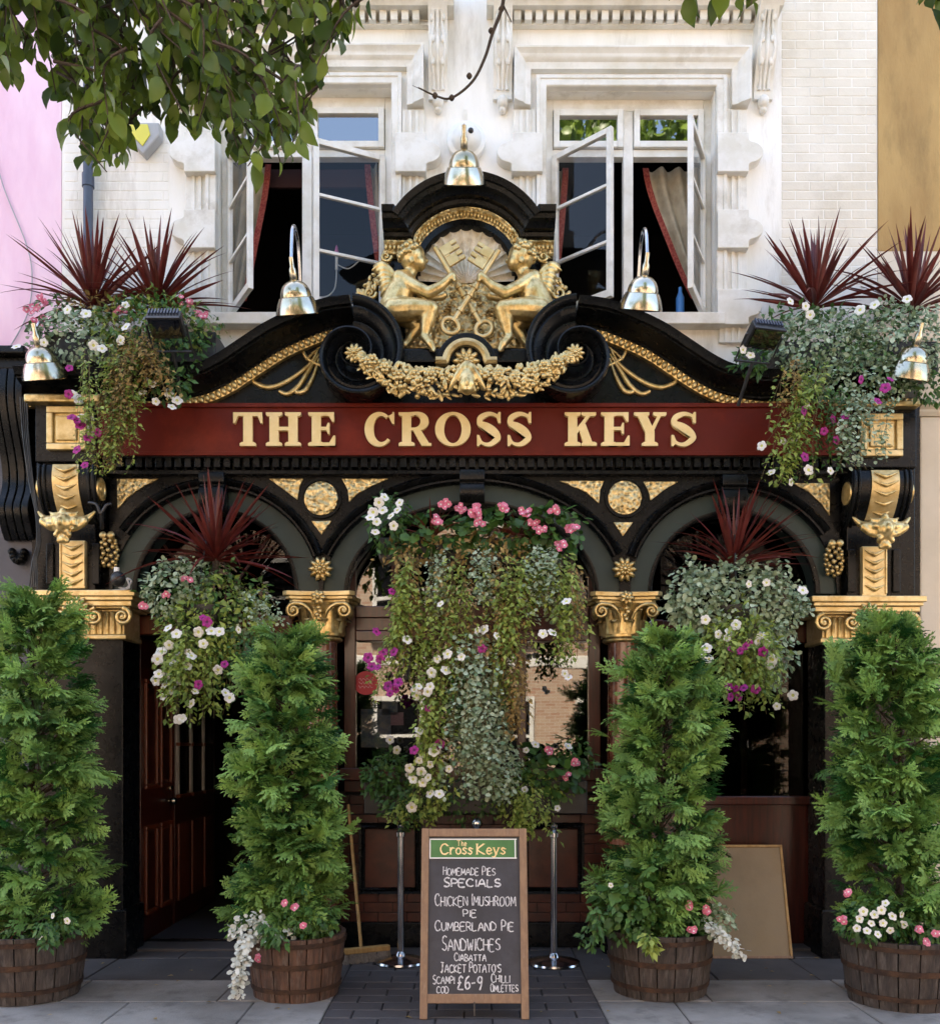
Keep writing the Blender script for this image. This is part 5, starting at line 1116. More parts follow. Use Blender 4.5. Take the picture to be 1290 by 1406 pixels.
for a in (590, 709): fr_.box(bxx(a) - .0065, bxx(a) + .0065 - .006, -.0112, -.004, bz(1181), bz(1155))
fr_.build('header_edge', WPLAS, ab, 0, 0, True)
chalk('Cross', bxx(604), bxx(648), bz(1176), .062, .0085, -.0105, CREAML, ab, 'header_lettering', .0, 3, True); chalk('Keys', bxx(655), bxx(694), bz(1176), .062, .0085, -.0105, CREAML, ab, 'header_lettering', .0, 4, True)
chalk('The', bxx(627), bxx(640), bz(1164), .034, .0045, -.0115, CREAML, ab, 'header_lettering', .0, 5)
LN = [('HOMEMADE PIES', 608, 680, 1207, 11, .0055), ('SPECIALS', 609, 687, 1224, 12, .009), ('CHICKEN (MUSHROOM', 597, 708, 1252, 15, .006), ('PIE', 636, 654, 1268, 11, .006), ('CUMBERLAND PIE', 597, 705, 1288, 13, .0065), ('SANDWICHES', 607, 686, 1316, 18, .0068), ('CIABATTA', 624, 667, 1331, 10, .006),
      ("JACKET POTATO'S", 605, 687, 1347, 12, .006), ('SCAMPI', 595, 624, 1363, 11, .0055), ('COD', 600, 616, 1376, 10, .0055), ('£6-9', 628, 661, 1371, 21, .0085), ('CHILLI', 674, 699, 1361, 11, .0055), ('OMLETTES', 673, 710, 1374, 10, .0055)]
for i, (tx, a, b, py, hp_, wd) in enumerate(LN): chalk(tx, bxx(a), bxx(b), bz(py), hp_ * .0037, wd, -.0062, CHALK, ab, 'chalk_line', .035, 20 + i)
MB().box(-.004, .004, -.03, -.026, .02, .1).build('stay_cord', BLACK2, ab, 0, 0, True)
bl_ = math.radians(2 * 13.5); Mb = Matrix.Translation((0, .022, BH - .01)) @ Matrix.Rotation(bl_, 4, 'X')
for sx in (-1, 1): link('back_leg', MB().box(sx * BW - .022 - sx * .022, sx * BW + .022 - sx * .022, 0, .035, -BH + .01, 0).mesh('back_leg', PALEW, 0), ab, .004, True, M=Mb)
link('back_rail', MB().box(-BW + .045, BW - .045, .002, .033, -BH + .1, -BH + .15).mesh('back_rail', PALEW, 0), ab, .004, True, M=Mb); link('back_panel', MB().box(-BW + .045, BW - .045, .012, .02, -BH + .15, -.01).mesh('back_panel', CHALKB, 0), ab, 0, True, M=Mb)
# rope-barrier posts
def stanchion(px, py, label):
    d = F * EYE / (py - HY); y = d - CAMD; x = (px - CX) * d / F
    t = thing('barrier_post', label, 'post', (x, y, 0), 'steel rope barrier posts')
    MB().lathe([(.19, .0), (.195, .008), (.19, .022), (.16, .032), (.08, .045), (.04, .052), (.034, .075), (.026, .085)], None, 36).build('base', STEEL, t, 40, 0, True)
    MB().lathe([(.025, .08), (.025, .93)], None, 20).build('tube', STEEL, t, 60, 0, True)
    MB().lathe([(.025, .93), (.038, .935), (.038, .965), (.03, .97), (.018, .985), (.03, 1.0), (.03, 1.02), (.001, 1.045)], None, 20, False).build('finial', STEEL, t, 40, 0, True)
stanchion(550, 1322, 'steel barrier post left of the A-board'); stanchion(760, 1324, 'steel barrier post right of the A-board')
q = P(654, 1130, -.45); sp_ = thing('barrier_post', 'steel barrier post hidden behind the A-board, only its ball top showing', 'post', (q.x, -.45, 0), 'steel rope barrier posts')
MB().lathe([(.19, .0), (.195, .008), (.19, .022), (.08, .045), (.026, .085)], None, 36).build('base', STEEL, sp_, 40, 0, True); MB().lathe([(.022, .08), (.022, q.z - .03)], None, 16).build('tube', STEEL, sp_, 60, 0, True); MB().ball((0, 0, q.z - .005), .042, 16, 12).build('finial', STEEL, sp_, 60, 0, True)
# broom
br = thing('broom', 'wooden broom leaning against the wall beside the reddish barrel', 'broom', P(503, 1333, -.45))
h0 = P(497, 1316, -.38); h1 = P(478, 1105, .02)
MB().tube([h0, h1], .0125, 10).build('handle', BROOMW, br, 60)
a = P(472, 1333, -.5); b = P(534, 1320, -.34); dv = (b - a).normalized(); zt = .1
o = MB(); u = Vector((0, 0, 1)); sdv = dv.cross(u)
c8 = [p + sdv * s1 * .028 + u * z for p in (a, b) for s1 in (-1, 1) for z in (.075 - p.z, .115 - p.z)]
o.add(c8, [(0, 1, 3, 2), (4, 6, 7, 5), (0, 4, 5, 1), (2, 3, 7, 6), (0, 2, 6, 4), (1, 5, 7, 3)]); o.build('head', BROOMW, br, 0, .006)
o = MB(); rr = random.Random(4)
for k in range(420):
    p = a + (b - a) * rr.random() + sdv * rr.uniform(-.026, .026); p.z = .08; e = p + Vector((rr.uniform(-.02, .02), rr.uniform(-.025, .01), 0)); e.z = .004; o.tube([p, e], .0022, 3, False)
o.build('bristles', BRIST, br, 0, kind='stuff')
# tan board leaning in the right bay
t = thing('leaning_board', 'blank tan framed board leaning in the right bay behind the barrel', 'board', P(1030, 1320, -.35), None)
pb = [P(976, 1320, -.3), P(1088, 1320, -.3)]; wdt = pb[1].x - pb[0].x; t.location = (pb[0].x, -.3, 0.0); hh = .87; ln = math.asin(.26 / hh); t.rotation_euler = (-ln, 0, 0)
MB().box(.02, wdt - .02, -.004, .008, .02, hh - .02).build('panel', LEAN, t, 0, 0, True)
for (a, b, c, d) in ((0, wdt, 0, .02), (0, wdt, hh - .02, hh), (0, .02, .02, hh - .02), (wdt - .02, wdt, .02, hh - .02)): MB().box(a, b, -.012, .012, c, d).build('frame_bar', BROOMW if d > .5 else PALEW, t, 0, .003, True)

# ------------------------------------------------------------------ foliage tools
def fast_mesh(name, V, tris, m, rnd=None):
    N, n, _ = V.shape; T = np.asarray(tris, dtype=np.int64); k = T.shape[1]; me = bpy.data.meshes.new(name)
    loops = (T[None] + (np.arange(N) * n)[:, None, None]).reshape(-1); F_ = N * len(T)
    me.vertices.add(N * n); me.vertices.foreach_set('co', V.reshape(-1).astype(np.float32)); me.loops.add(len(loops)); me.loops.foreach_set('vertex_index', loops.astype(np.int32))
    me.polygons.add(F_); me.polygons.foreach_set('loop_start', np.arange(0, F_ * k, k, dtype=np.int32)); me.polygons.foreach_set('use_smooth', np.ones(F_, dtype=bool)); me.update(calc_edges=True)
    at = me.attributes.new('rnd', 'FLOAT', 'POINT'); r = NR.random(N) if rnd is None else rnd; at.data.foreach_set('value', np.repeat(r, n).astype(np.float32))
    me.materials.append(m); return me
def nrmz(a): return a / np.maximum(1e-9, np.linalg.norm(a, axis=-1, keepdims=True))
def place(tv, pos, dirs, nor, size):
    y = nrmz(dirs); z = nrmz(nor - (nor * y).sum(-1, keepdims=True) * y); x = np.cross(y, z); s_ = size[:, None, None]
    return pos[:, None] + s_ * (tv[None, :, :1] * x[:, None] + tv[None, :, 1:2] * y[:, None] + tv[None, :, 2:] * z[:, None])
def _leaf():
    st_ = [(.0, .012, 0), (.16, .19, .02), (.38, .3, .03), (.6, .28, .0), (.82, .14, -.05), (1.0, .0, -.14)]; vs = []; fs = []
    for y_, w_, z_ in st_: vs += [(-w_, y_, z_ + w_ * .25), (0, y_, z_), (w_, y_, z_ + w_ * .25)]
    for i_ in range(5):
        for j_ in (0, 1): a_ = i_ * 3 + j_; fs += [(a_, a_ + 1, a_ + 4), (a_, a_ + 4, a_ + 3)]
    return np.array(vs, float), fs
LV_BIG = _leaf()
LV_RND = (np.array([(0, 0, 0), (.36, .3, .07), (.3, .8, .02), (0, 1, -.05), (-.3, .8, .02), (-.36, .3, .07), (0, .5, -.03)], float), [(0, 1, 6), (1, 2, 6), (2, 3, 6), (3, 4, 6), (4, 5, 6), (5, 0, 6)])
LV_OVL = (np.array([(0, 0, 0), (.26, .45, .07), (0, 1, -.1), (-.26, .45, .07), (0, .5, -.02)], float), [(0, 1, 4), (1, 2, 4), (2, 3, 4), (3, 0, 4)])
LV_STRP = (np.array([(0, 0, 0), (.09, .4, .03), (0, 1, -.2), (-.09, .4, .03)], float), [(0, 1, 2), (0, 2, 3)])
KIND = {'ivy': (IVY, LV_RND, .034), 'lime': (LIME, LV_OVL, .052), 'mid': (MIDG, LV_OVL, .052), 'dry': (DRY, LV_OVL, .048), 'silver': (SILVER, LV_RND, .04), 'ger': (MIDG, LV_RND, .075)}
def PN(px, py, y):
    d = CAMD + y; return np.stack([(px - CX) * d / F, y, EYE + (HY - py) * d / F], -1)
class Mass:
    def __init__(s): s.b = {}; s.stem = MB()
    def put(s, kind, pos, dirs, nor, sz): s.b.setdefault(kind, []).append((pos, dirs, nor, sz))
    def ell(s, px, py, rx, ry, y, ryd, kind, n, k=1.0):
        v = nrmz(NR.normal(size=(n, 3))); v[:, 1] = -np.abs(v[:, 1]) * np.where(NR.random(n) < .85, 1, -1); r = NR.uniform(.55, 1.06, n) ** .7
        lump = 1 + .16 * np.sin(v[:, 0] * 7 + px) * np.cos(v[:, 2] * 6 + py)
        c = np.array(P(px, py, y)); R3 = np.array([S(rx, y), ryd, S(ry, y)]); pos = c + v * R3 * (r * lump)[:, None]
        dirs = v * .6 + NR.normal(size=(n, 3)) * .5 + np.array([0, -.1, -.45]); nor = v + NR.normal(size=(n, 3)) * .45 + np.array([0, -.35, .5])
        s.put(kind, pos, dirs, nor, KIND[kind][2] * k * NR.uniform(.45, 1.5, n)); return s
    def strand(s, x0, y0, x1, y1, y, w, kind, n, k=1.0, per=34, yd=.12):
        m = max(3, n // per); S0 = S(1, y)
        for i in range(m):
            t0 = R.uniform(0, .3); L = R.uniform(.55, 1.05); q = per; t = np.linspace(t0, min(1.05, t0 + L), q) + NR.normal(size=q) * .01
            ox = R.gauss(0, w * .5); sw = R.gauss(0, w * .35)
            px = x0 + (x1 - x0) * t + ox * (.5 + .5 * t) + sw * np.sin(t * 3 + i) ; py = y0 + (y1 - y0) * t
            yy = y - R.uniform(0, yd) - .05 * np.sin(t * 3.1)
            pos = PN(px, py, yy); s.stem.tube([Vector(pos[j]) for j in range(0, q, 3)], .0018, 3, False)
            a = NR.uniform(0, 2 * PI, q); out = np.stack([np.cos(a), -np.abs(np.sin(a)) * .9 - .1, NR.normal(size=q) * .3], -1)
            pos = pos + out * NR.uniform(0, .03, q)[:, None]; dirs = out + np.array([0, 0, -.7]) + NR.normal(size=(q, 3)) * .3; nor = out * .8 + np.array([0, -.5, .6]) + NR.normal(size=(q, 3)) * .4
            s.put(kind, pos, dirs, nor, KIND[kind][2] * k * NR.uniform(.45, 1.5, q))
        return s
    def build(s, parent, local=False):
        for kind, L in s.b.items():
            m, (tv, tf), _ = KIND[kind]; pos, di, no, sz = (np.concatenate([l[i] for l in L]) for i in range(4))
            link({'ivy': 'small_leaf_foliage', 'lime': 'trailing_foliage', 'mid': 'leafy_foliage', 'dry': 'dry_foliage', 'silver': 'silver_foliage', 'ger': 'round_leaf_foliage'}[kind], fast_mesh(kind, place(tv, pos, di, no, sz), tf, m), parent, kind='stuff')
        if s.stem.v: s.stem.build('stems', STEMM, parent, 0, kind='stuff')
def flower_mesh(name, m, eye, lobes=5, cup=.25):
    mb = MB(); n = lobes * 6; vs = [(0, .25, 0)]
    for (r, y) in ((.28, .1), (.7, -.02), (1.0, cup * .3)):
        for k in range(n):
            a = 2 * PI * k / n; q = r * (1 - (.2 if r > .9 else .08 if r > .5 else 0) * (1 - abs(math.sin(lobes * a / 2))) ** 1.2); vs.append((q * math.cos(a), y + .05 * math.sin(lobes * a) * r, q * math.sin(a)))
    fs = [(0, 1 + k, 1 + (k + 1) % n) for k in range(n)] + [(1 + j * n + k, 1 + (j + 1) * n + k, 1 + (j + 1) * n + (k + 1) % n, 1 + j * n + (k + 1) % n) for j in range(2) for k in range(n)]
    me = mb.add(vs, fs).mesh(name, m, 60); me.materials.append(eye)
    for i, p in enumerate(me.polygons):
        if max(p.vertices) <= n: p.material_index = 1
    return me
FL = {'w': flower_mesh('flower', WFL, FCEN), 'p': flower_mesh('flower', PFL, WFL, 5, .1), 'm': flower_mesh('flower', MFL, mat('dark_eye', lin('#5a1048'), .7))}
def flowers(parent, kind, pts, y, size=6.8, jitter=.03):
    for (px, py) in pts:
        yy = y - R.uniform(-.02, jitter); q = P(px, py, yy); s_ = S(size * R.uniform(.78, 1.18), yy)
        M = Matrix.Translation(q) @ Matrix.Rotation(R.uniform(-.7, .7), 4, 'Z') @ Matrix.Rotation(R.uniform(-.75, .35), 4, 'X') @ Matrix.Rotation(R.uniform(0, 6), 4, 'Y') @ Matrix.Scale(s_, 4)
        link('flower', FL[kind], parent, M=M)
def heads(parent, kind, pts, y, n=9, rad=11):           # rounded geranium heads made of small flowers
    for (px, py) in pts:
        for k in range(n):
            a = R.uniform(0, 6.3); e = R.uniform(.2, 1) * rad; flowers(parent, kind, [(px + e * math.cos(a), py + .8 * e * math.sin(a))], y - .03, 4.6, .06)
# spiky cordylines
def blade_mesh(bend, w):
    n = 9; vs = []
    for i in range(n):
        t = i / (n - 1); wd = w * min(1, .45 + 2.2 * t) * (1 - t ** 2.4) + .0006; y = t; z = -bend * t ** 2.2
        vs += [(-wd, y, z + wd * .5), (0, y, z), (wd, y, z + wd * .5)]
    return MB().add(vs, [(i * 3 + j, i * 3 + j + 1, i * 3 + j + 4, i * 3 + j + 3) for i in range(n - 1) for j in range(2)]).mesh('blade', CORD, 60)
BLADES = [blade_mesh(b, w) for b, w in ((.06, .031), (.14, .029), (.28, .031), (.48, .027), (.03, .028))]
def cordyline(px, py, y, L, n, label, lo=8, hi=88, tilt=(0, 0), base=None):
    q = P(px, py, y); t = thing('cordyline', label, 'plant', q, 'burgundy spiky cordylines')
    for i in range(n):
        az = i * 2.399 + R.uniform(-.2, .2); el = math.radians(lo + (hi - lo) * (i / n) ** 1.05 + R.uniform(-6, 6)); ln = L * R.uniform(.72, 1.05) * (1 - .12 * (i / n))
        d = Vector((math.cos(az) * math.cos(el) + tilt[0], math.sin(az) * math.cos(el) * .9 + tilt[1], math.sin(el))).normalized()
        up = Vector((0, 0, 1)) if abs(d.z) < .97 else Vector((0, -1, 0)); x = d.cross(up).normalized(); z = x.cross(d); M3 = Matrix.Rotation(R.gauss(0, .35), 3, d); x = M3 @ x; z = M3 @ z
        M = Matrix((x, d, z)).transposed().to_4x4() @ Matrix.Scale(ln, 4)
        M.translation = d * .02 + Vector((0, 0, .03 * i / n))
        link('blade', BLADES[R.choice((0, 1, 4) if el > .9 else (1, 2, 3, 0))], t, local=True, M=M)
    MB().tube([(0, 0, -.12), (0, 0, .05)], [.03, .025], 8).build('stem', BARK, t, 60, 0, True)

# ------------------------------------------------------------------ troughs over the pub front
def trough(x0, x1, y0, y1, ya, yb, label, m=BLACK2, parent=None):
    a = P(x0, y1, ya); t = thing('flower_trough', label, 'planter', P((x0 + x1) / 2, y1, (ya + yb) / 2), 'flower planters on the pub front')
    b = P(x1, y0, ya); mb = MB(); mb.box(a.x, b.x, ya, yb, a.z, b.z); mb.build('box', m, t, 0, .008); return t
t = trough(62, 296, 455, 497, -.42, -.1, 'overflowing flower trough above the left end of the sign')
Mass().ell(110, 468, 70, 42, -.4, .22, 'ivy', 800).ell(205, 450, 95, 42, -.38, .22, 'lime', 650).ell(215, 452, 85, 45, -.4, .25, 'mid', 520).ell(160, 430, 100, 24, -.32, .15, 'dry', 260).ell(75, 440, 35, 35, -.35, .15, 'mid', 160) \
    .ell(250, 480, 40, 40, -.45, .15, 'mid', 240).ell(235, 530, 28, 22, -.58, .1, 'mid', 170).strand(180, 450, 152, 630, -.6, 26, 'dry', 700, .8).strand(180, 450, 165, 600, -.6, 30, 'lime', 350, .8).strand(205, 455, 232, 545, -.58, 38, 'dry', 420, .8).strand(170, 520, 150, 645, -.6, 32, 'lime', 800, .62).strand(120, 480, 118, 640, -.62, 16, 'lime', 380, .7).strand(150, 470, 160, 560, -.55, 40, 'lime', 400, .7).build(t)
flowers(t, 'w', [(200, 524), (208, 527), (195, 538), (232, 540), (243, 549), (236, 558), (214, 551), (128, 474), (165, 467), (172, 448), (100, 541), (108, 548), (110, 571), (122, 573), (126, 590), (60, 470), (22, 475), (92, 425), (172, 418), (118, 430), (140, 478)], -.66)
flowers(t, 'm', [(95, 505), (94, 541), (106, 577), (110, 583), (121, 600), (134, 594), (105, 617), (116, 638), (98, 572)], -.75)
heads(t, 'p', [(58, 413), (52, 440), (163, 427), (253, 414), (278, 431), (45, 425)], -.45, 8, 10)
t = trough(1030, 1288, 468, 512, -.42, -.1, 'ivy filled flower trough above the right end of the sign')
Mass().ell(1130, 480, 82, 48, -.42, .22, 'ivy', 1700, .95).ell(1235, 478, 72, 58, -.42, .25, 'ivy', 1500, .95).ell(1180, 525, 80, 36, -.55, .14, 'ivy', 600, .95).ell(1170, 510, 90, 45, -.55, .14, 'mid', 420, .7).ell(1100, 450, 70, 26, -.35, .15, 'mid', 240).ell(1190, 445, 80, 20, -.35, .15, 'mid', 240).ell(1030, 495, 22, 22, -.5, .1, 'mid', 120) \
    .ell(1275, 530, 30, 24, -.5, .12, 'mid', 160).strand(1115, 500, 1080, 655, -.62, 34, 'lime', 900, .8).strand(1140, 520, 1125, 650, -.6, 40, 'mid', 500, .75).strand(1185, 530, 1165, 640, -.62, 30, 'ivy', 500, .9).strand(1085, 490, 1090, 580, -.6, 22, 'dry', 300, .7).strand(1215, 550, 1210, 640, -.62, 14, 'ivy', 130, .8).build(t)
flowers(t, 'm', [(1182, 521), (1104, 564), (1099, 560), (1205, 550), (1160, 572), (1144, 575), (1131, 592), (1105, 627), (1215, 532), (1222, 520), (1148, 604)], -.77)
flowers(t, 'w', [(1106, 553), (1096, 581), (1076, 606), (1090, 603), (1045, 612), (1058, 648), (1086, 662), (1100, 571), (1156, 582), (1020, 480), (1030, 487), (1085, 413), (1112, 432), (1106, 420), (1110, 645), (1140, 646), (1200, 418), (1245, 410), (1180, 425)], -.74)
cordyline(128, 425, -.28, .72, 76, 'burgundy cordyline at the far left of the upper trough, before the pink wall')
cordyline(216, 425, -.28, .7, 72, 'burgundy cordyline left of the open window, second from the left above the sign')
cordyline(1118, 425, -.28, .7, 76, 'burgundy cordyline before the cream brick wall above the right end of the sign')
cordyline(1252, 428, -.28, .72, 72, 'burgundy cordyline at the far right edge above the ivy')

# ------------------------------------------------------------------ hanging baskets in the side arches
def basket(px, py, y, label, top):
    q = P(px, py, y); t = thing('hanging_basket', label, 'hanging basket', q, 'hanging flower baskets in the side arches')
    MB().lathe([(.03, -.2), (.12, -.17), (.19, -.08), (.22, .02), (.225, .05), (.21, .05), (.18, -.07)], Matrix.Translation(q), 28, False).build('bowl', BLACK2, t, 50)
    tp = P(px, top, y)
    for k in range(3):
        a = k * 2 * PI / 3 + .3; MB().tube([q + Vector((.21 * math.cos(a), .21 * math.sin(a), .05)), tp], .005, 5).build('chain', BLACK2, t, 60)
    MB().tube([tp, Vector((tp.x, -.2, tp.z + .02))], .01, 6).build('hook', BLACK2, t, 60); return t
t = basket(288, 845, -.42, 'hanging basket with white and pink flowers before the left arch', 712)
Mass().ell(285, 828, 82, 55, -.45, .2, 'mid', 700, .9).ell(245, 810, 50, 45, -.5, .16, 'ivy', 700, 1.1).ell(310, 850, 70, 60, -.5, .2, 'lime', 700).ell(340, 870, 36, 60, -.5, .14, 'ivy', 420, .85).ell(262, 880, 48, 60, -.55, .15, 'lime', 520).strand(250, 860, 243, 985, -.6, 30, 'lime', 560, .85).strand(290, 860, 290, 985, -.56, 40, 'lime', 560, .85).strand(335, 850, 350, 970, -.56, 36, 'mid', 420, .7).strand(350, 810, 385, 860, -.55, 30, 'ivy', 200, .7).ell(300, 900, 46, 46, -.55, .12, 'mid', 300, .8).build(t)
flowers(t, 'w', [(232, 886), (221, 894), (242, 870), (238, 909), (228, 929), (218, 925), (213, 935), (235, 948), (224, 956), (250, 986), (245, 988), (262, 966), (268, 949), (290, 866), (299, 920), (310, 951), (263, 900), (279, 884), (246, 899), (258, 896), (226, 940), (315, 958), (272, 868), (230, 862), (216, 905), (258, 915), (245, 935), (301, 867), (327, 865)], -.74, 7.2)
flowers(t, 'm', [(284, 854), (272, 940), (308, 912), (279, 848)], -.76)
heads(t, 'p', [(257, 796), (229, 817), (196, 833)], -.6, 5, 6)
cordyline(296, 772, -.42, .7, 76, 'dark red cordyline rising from the left hanging basket', 0, 86)
t = basket(1008, 845, -.42, 'hanging basket of grey green leaves and magenta flowers before the right arch', 716)
Mass().ell(1000, 830, 84, 62, -.46, .2, 'ivy', 1700, 1.1).ell(955, 820, 40, 50, -.5, .15, 'ivy', 500, 1.1).ell(1055, 825, 46, 55, -.48, .16, 'ivy', 600, 1.0).ell(1010, 890, 62, 62, -.54, .16, 'lime', 900).ell(1055, 890, 38, 60, -.5, .14, 'ivy', 500).strand(1000, 850, 1005, 960, -.6, 46, 'lime', 700, .85).strand(1045, 860, 1062, 975, -.58, 26, 'lime', 360, .8).strand(1085, 800, 1105, 850, -.5, 20, 'ivy', 120).build(t)
flowers(t, 'w', [(986, 871), (1000, 868), (968, 851), (1052, 800), (1041, 880), (1060, 906), (1052, 883), (998, 876), (966, 902), (973, 905), (1066, 970), (1088, 955), (1010, 858), (1057, 912), (1045, 872), (970, 890), (1102, 810), (1028, 802)], -.72, 6.8)
flowers(t, 'm', [(1003, 891), (1028, 882), (1023, 888), (1047, 895), (1000, 943), (1010, 946), (1014, 957), (1003, 957), (1020, 944), (1037, 946), (1016, 894)], -.77, 7.0)
cordyline(1006, 780, -.42, .66, 64, 'dark red cordyline leaning right above the right hanging basket', 5, 84, (.28, 0))

# ------------------------------------------------------------------ centre: rack of trailing plants over the window, box below it
t = trough(520, 792, 738, 768, -.44, -.2, 'long rack of trailing plants hung across the middle window')
Mass().ell(534, 722, 30, 42, -.48, .12, 'mid', 300).ell(600, 735, 60, 26, -.46, .12, 'ger', 160).ell(690, 728, 70, 28, -.46, .12, 'ger', 190).ell(762, 732, 40, 34, -.46, .12, 'ger', 150).ell(640, 760, 120, 26, -.5, .12, 'dry', 500) \
    .strand(562, 750, 555, 905, -.56, 26, 'dry', 420, .8).strand(562, 750, 555, 890, -.57, 24, 'lime', 350, .9).strand(556, 760, 548, 920, -.58, 24, 'lime', 650, .75).strand(600, 750, 598, 860, -.54, 26, 'ivy', 500, .8).strand(622, 760, 608, 960, -.58, 34, 'lime', 1100, .75).strand(620, 760, 625, 900, -.56, 36, 'dry', 300, .75).strand(662, 750, 668, 850, -.55, 30, 'ivy', 500, .8).strand(700, 760, 706, 930, -.56, 34, 'dry', 520, .75).strand(700, 760, 708, 900, -.57, 30, 'lime', 450, .9).strand(690, 780, 694, 960, -.58, 30, 'lime', 650, .75) \
    .strand(748, 745, 752, 850, -.55, 34, 'ivy', 650, .95).strand(780, 760, 778, 905, -.56, 20, 'lime', 620, .8).strand(735, 760, 735, 840, -.54, 30, 'lime', 400, .75).strand(795, 770, 790, 880, -.54, 10, 'dry', 200, .7).strand(645, 860, 655, 1080, -.6, 40, 'ivy', 1700, .95).ell(660, 985, 46, 85, -.55, .12, 'ivy', 1700, .95).ell(685, 1060, 32, 40, -.56, .1, 'ivy', 420, .95) \
    .strand(600, 900, 590, 1105, -.58, 26, 'lime', 900, .9).strand(580, 820, 575, 930, -.58, 14, 'lime', 250, .8).strand(715, 900, 705, 1010, -.56, 16, 'dry', 350, .8).strand(640, 900, 625, 1000, -.56, 26, 'mid', 300, .7).strand(532, 870, 520, 960, -.56, 12, 'lime', 120, .7).build(t)
flowers(t, 'w', [(520, 690), (528, 682), (512, 703), (517, 716), (508, 710), (548, 690), (545, 700), (525, 700), (536, 708), (515, 730), (540, 722), (559, 878), (600, 905), (614, 898), (633, 902), (592, 924), (568, 947), (575, 942), (590, 943), (587, 950), (572, 955), (655, 866), (664, 864), (682, 873), (575, 1003), (595, 1032), (575, 1045), (562, 1055), (588, 1068), (580, 1075), (567, 1070), (590, 1090), (603, 1090), (565, 1109), (616, 1056), (590, 1050), (777, 825), (745, 870), (758, 868), (775, 925), (780, 930), (612, 920), (604, 829), (600, 1028), (578, 1060)], -.75, 6.8)
flowers(t, 'm', [(517, 867), (540, 895), (505, 903), (522, 905), (510, 915), (518, 916), (532, 942), (543, 947), (535, 952), (588, 973), (568, 1030), (662, 891), (603, 1022), (538, 812), (526, 895), (546, 937)], -.75, 6.8)
heads(t, 'p', [(613, 693), (631, 698), (655, 700), (660, 716), (650, 706), (722, 702), (733, 720), (742, 725), (762, 700), (784, 723), (768, 748), (691, 697), (600, 712)], -.58, 7, 8)
cordyline(592, 742, -.46, .34, 40, 'small dark red cordyline at the left of the window rack', 0, 60); cordyline(712, 740, -.46, .32, 36, 'small dark red cordyline at the right of the window rack', 0, 60)
t = trough(500, 806, 1072, 1118, -.22, -.0, 'dark window box of leafy plants under the middle window')
Mass().ell(535, 1062, 32, 32, -.2, .16, 'mid', 340).ell(565, 1090, 50, 36, -.26, .12, 'mid', 420).ell(640, 1095, 60, 34, -.26, .12, 'mid', 300, .8).ell(755, 1060, 48, 34, -.22, .14, 'ger', 170).ell(720, 1090, 55, 42, -.28, .12, 'lime', 500, .75).strand(715, 1080, 725, 1150, -.36, 30, 'lime', 500, .75).strand(560, 1080, 555, 1140, -.34, 30, 'mid', 260, .7).strand(590, 1090, 580, 1130, -.34, 40, 'lime', 300, .75).ell(790, 1040, 26, 28, -.2, .12, 'mid', 160).ell(510, 1070, 14, 28, -.2, .1, 'mid', 110).build(t)
flowers(t, 'w', [(535, 1016), (545, 1030), (722, 1030), (735, 1022), (780, 1024), (765, 1110), (720, 1085), (562, 1064)], -.38, 6); heads(t, 'p', [(752, 1030), (790, 1045), (778, 1065)], -.34, 4, 6)

# ------------------------------------------------------------------ conifers in the barrels
def frond_template(seed):
    rg = random.Random(seed); vs = []; fs = []
    def kite(o, d, L, w):
        d = d / np.linalg.norm(d); x = np.cross(d, (0, 0, 1)); x = x / np.linalg.norm(x); k = len(vs)
        vs.extend([o, o + d * L * .5 + x * w, o + d * L + np.array([0, 0, -.15 * L]), o + d * L * .5 - x * w]); fs.extend([(k, k + 1, k + 2), (k, k + 2, k + 3)])
    def finger(o, ang, L, droop, n):
        p = o.copy(); st = L / n
        for i in range(n):
            u = i / n; d = np.array([math.sin(ang), math.cos(ang), droop - .55 * u]); d = d / np.linalg.norm(d); kite(p, d, st * 1.5, .036)
            for sg in (-1, 1):
                if rg.random() < .85: b = ang + sg * rg.uniform(.45, .8); kite(p + d * st * rg.uniform(.1, .6), np.array([math.sin(b), math.cos(b), droop - .6 * u - .1]), st * rg.uniform(.8, 1.35) * (1.15 - .5 * u), .034)
            p = p + d * st; ang += rg.uniform(-.08, .08)
    finger(np.zeros(3), rg.uniform(-.1, .1), 1.0, .12, 6)
    for t, sg in ((.08, 1), (.14, -1), (.26, 1), (.34, -1), (.48, 1), (.56, -1)):
        finger(np.array([0, t, .03 * t]), sg * rg.uniform(.5, .85) * (1 - .35 * t), rg.uniform(.5, .72) * (1 - .55 * t), .08, 4)
    return np.array(vs), fs
FTS = [frond_template(k) for k in range(5)]
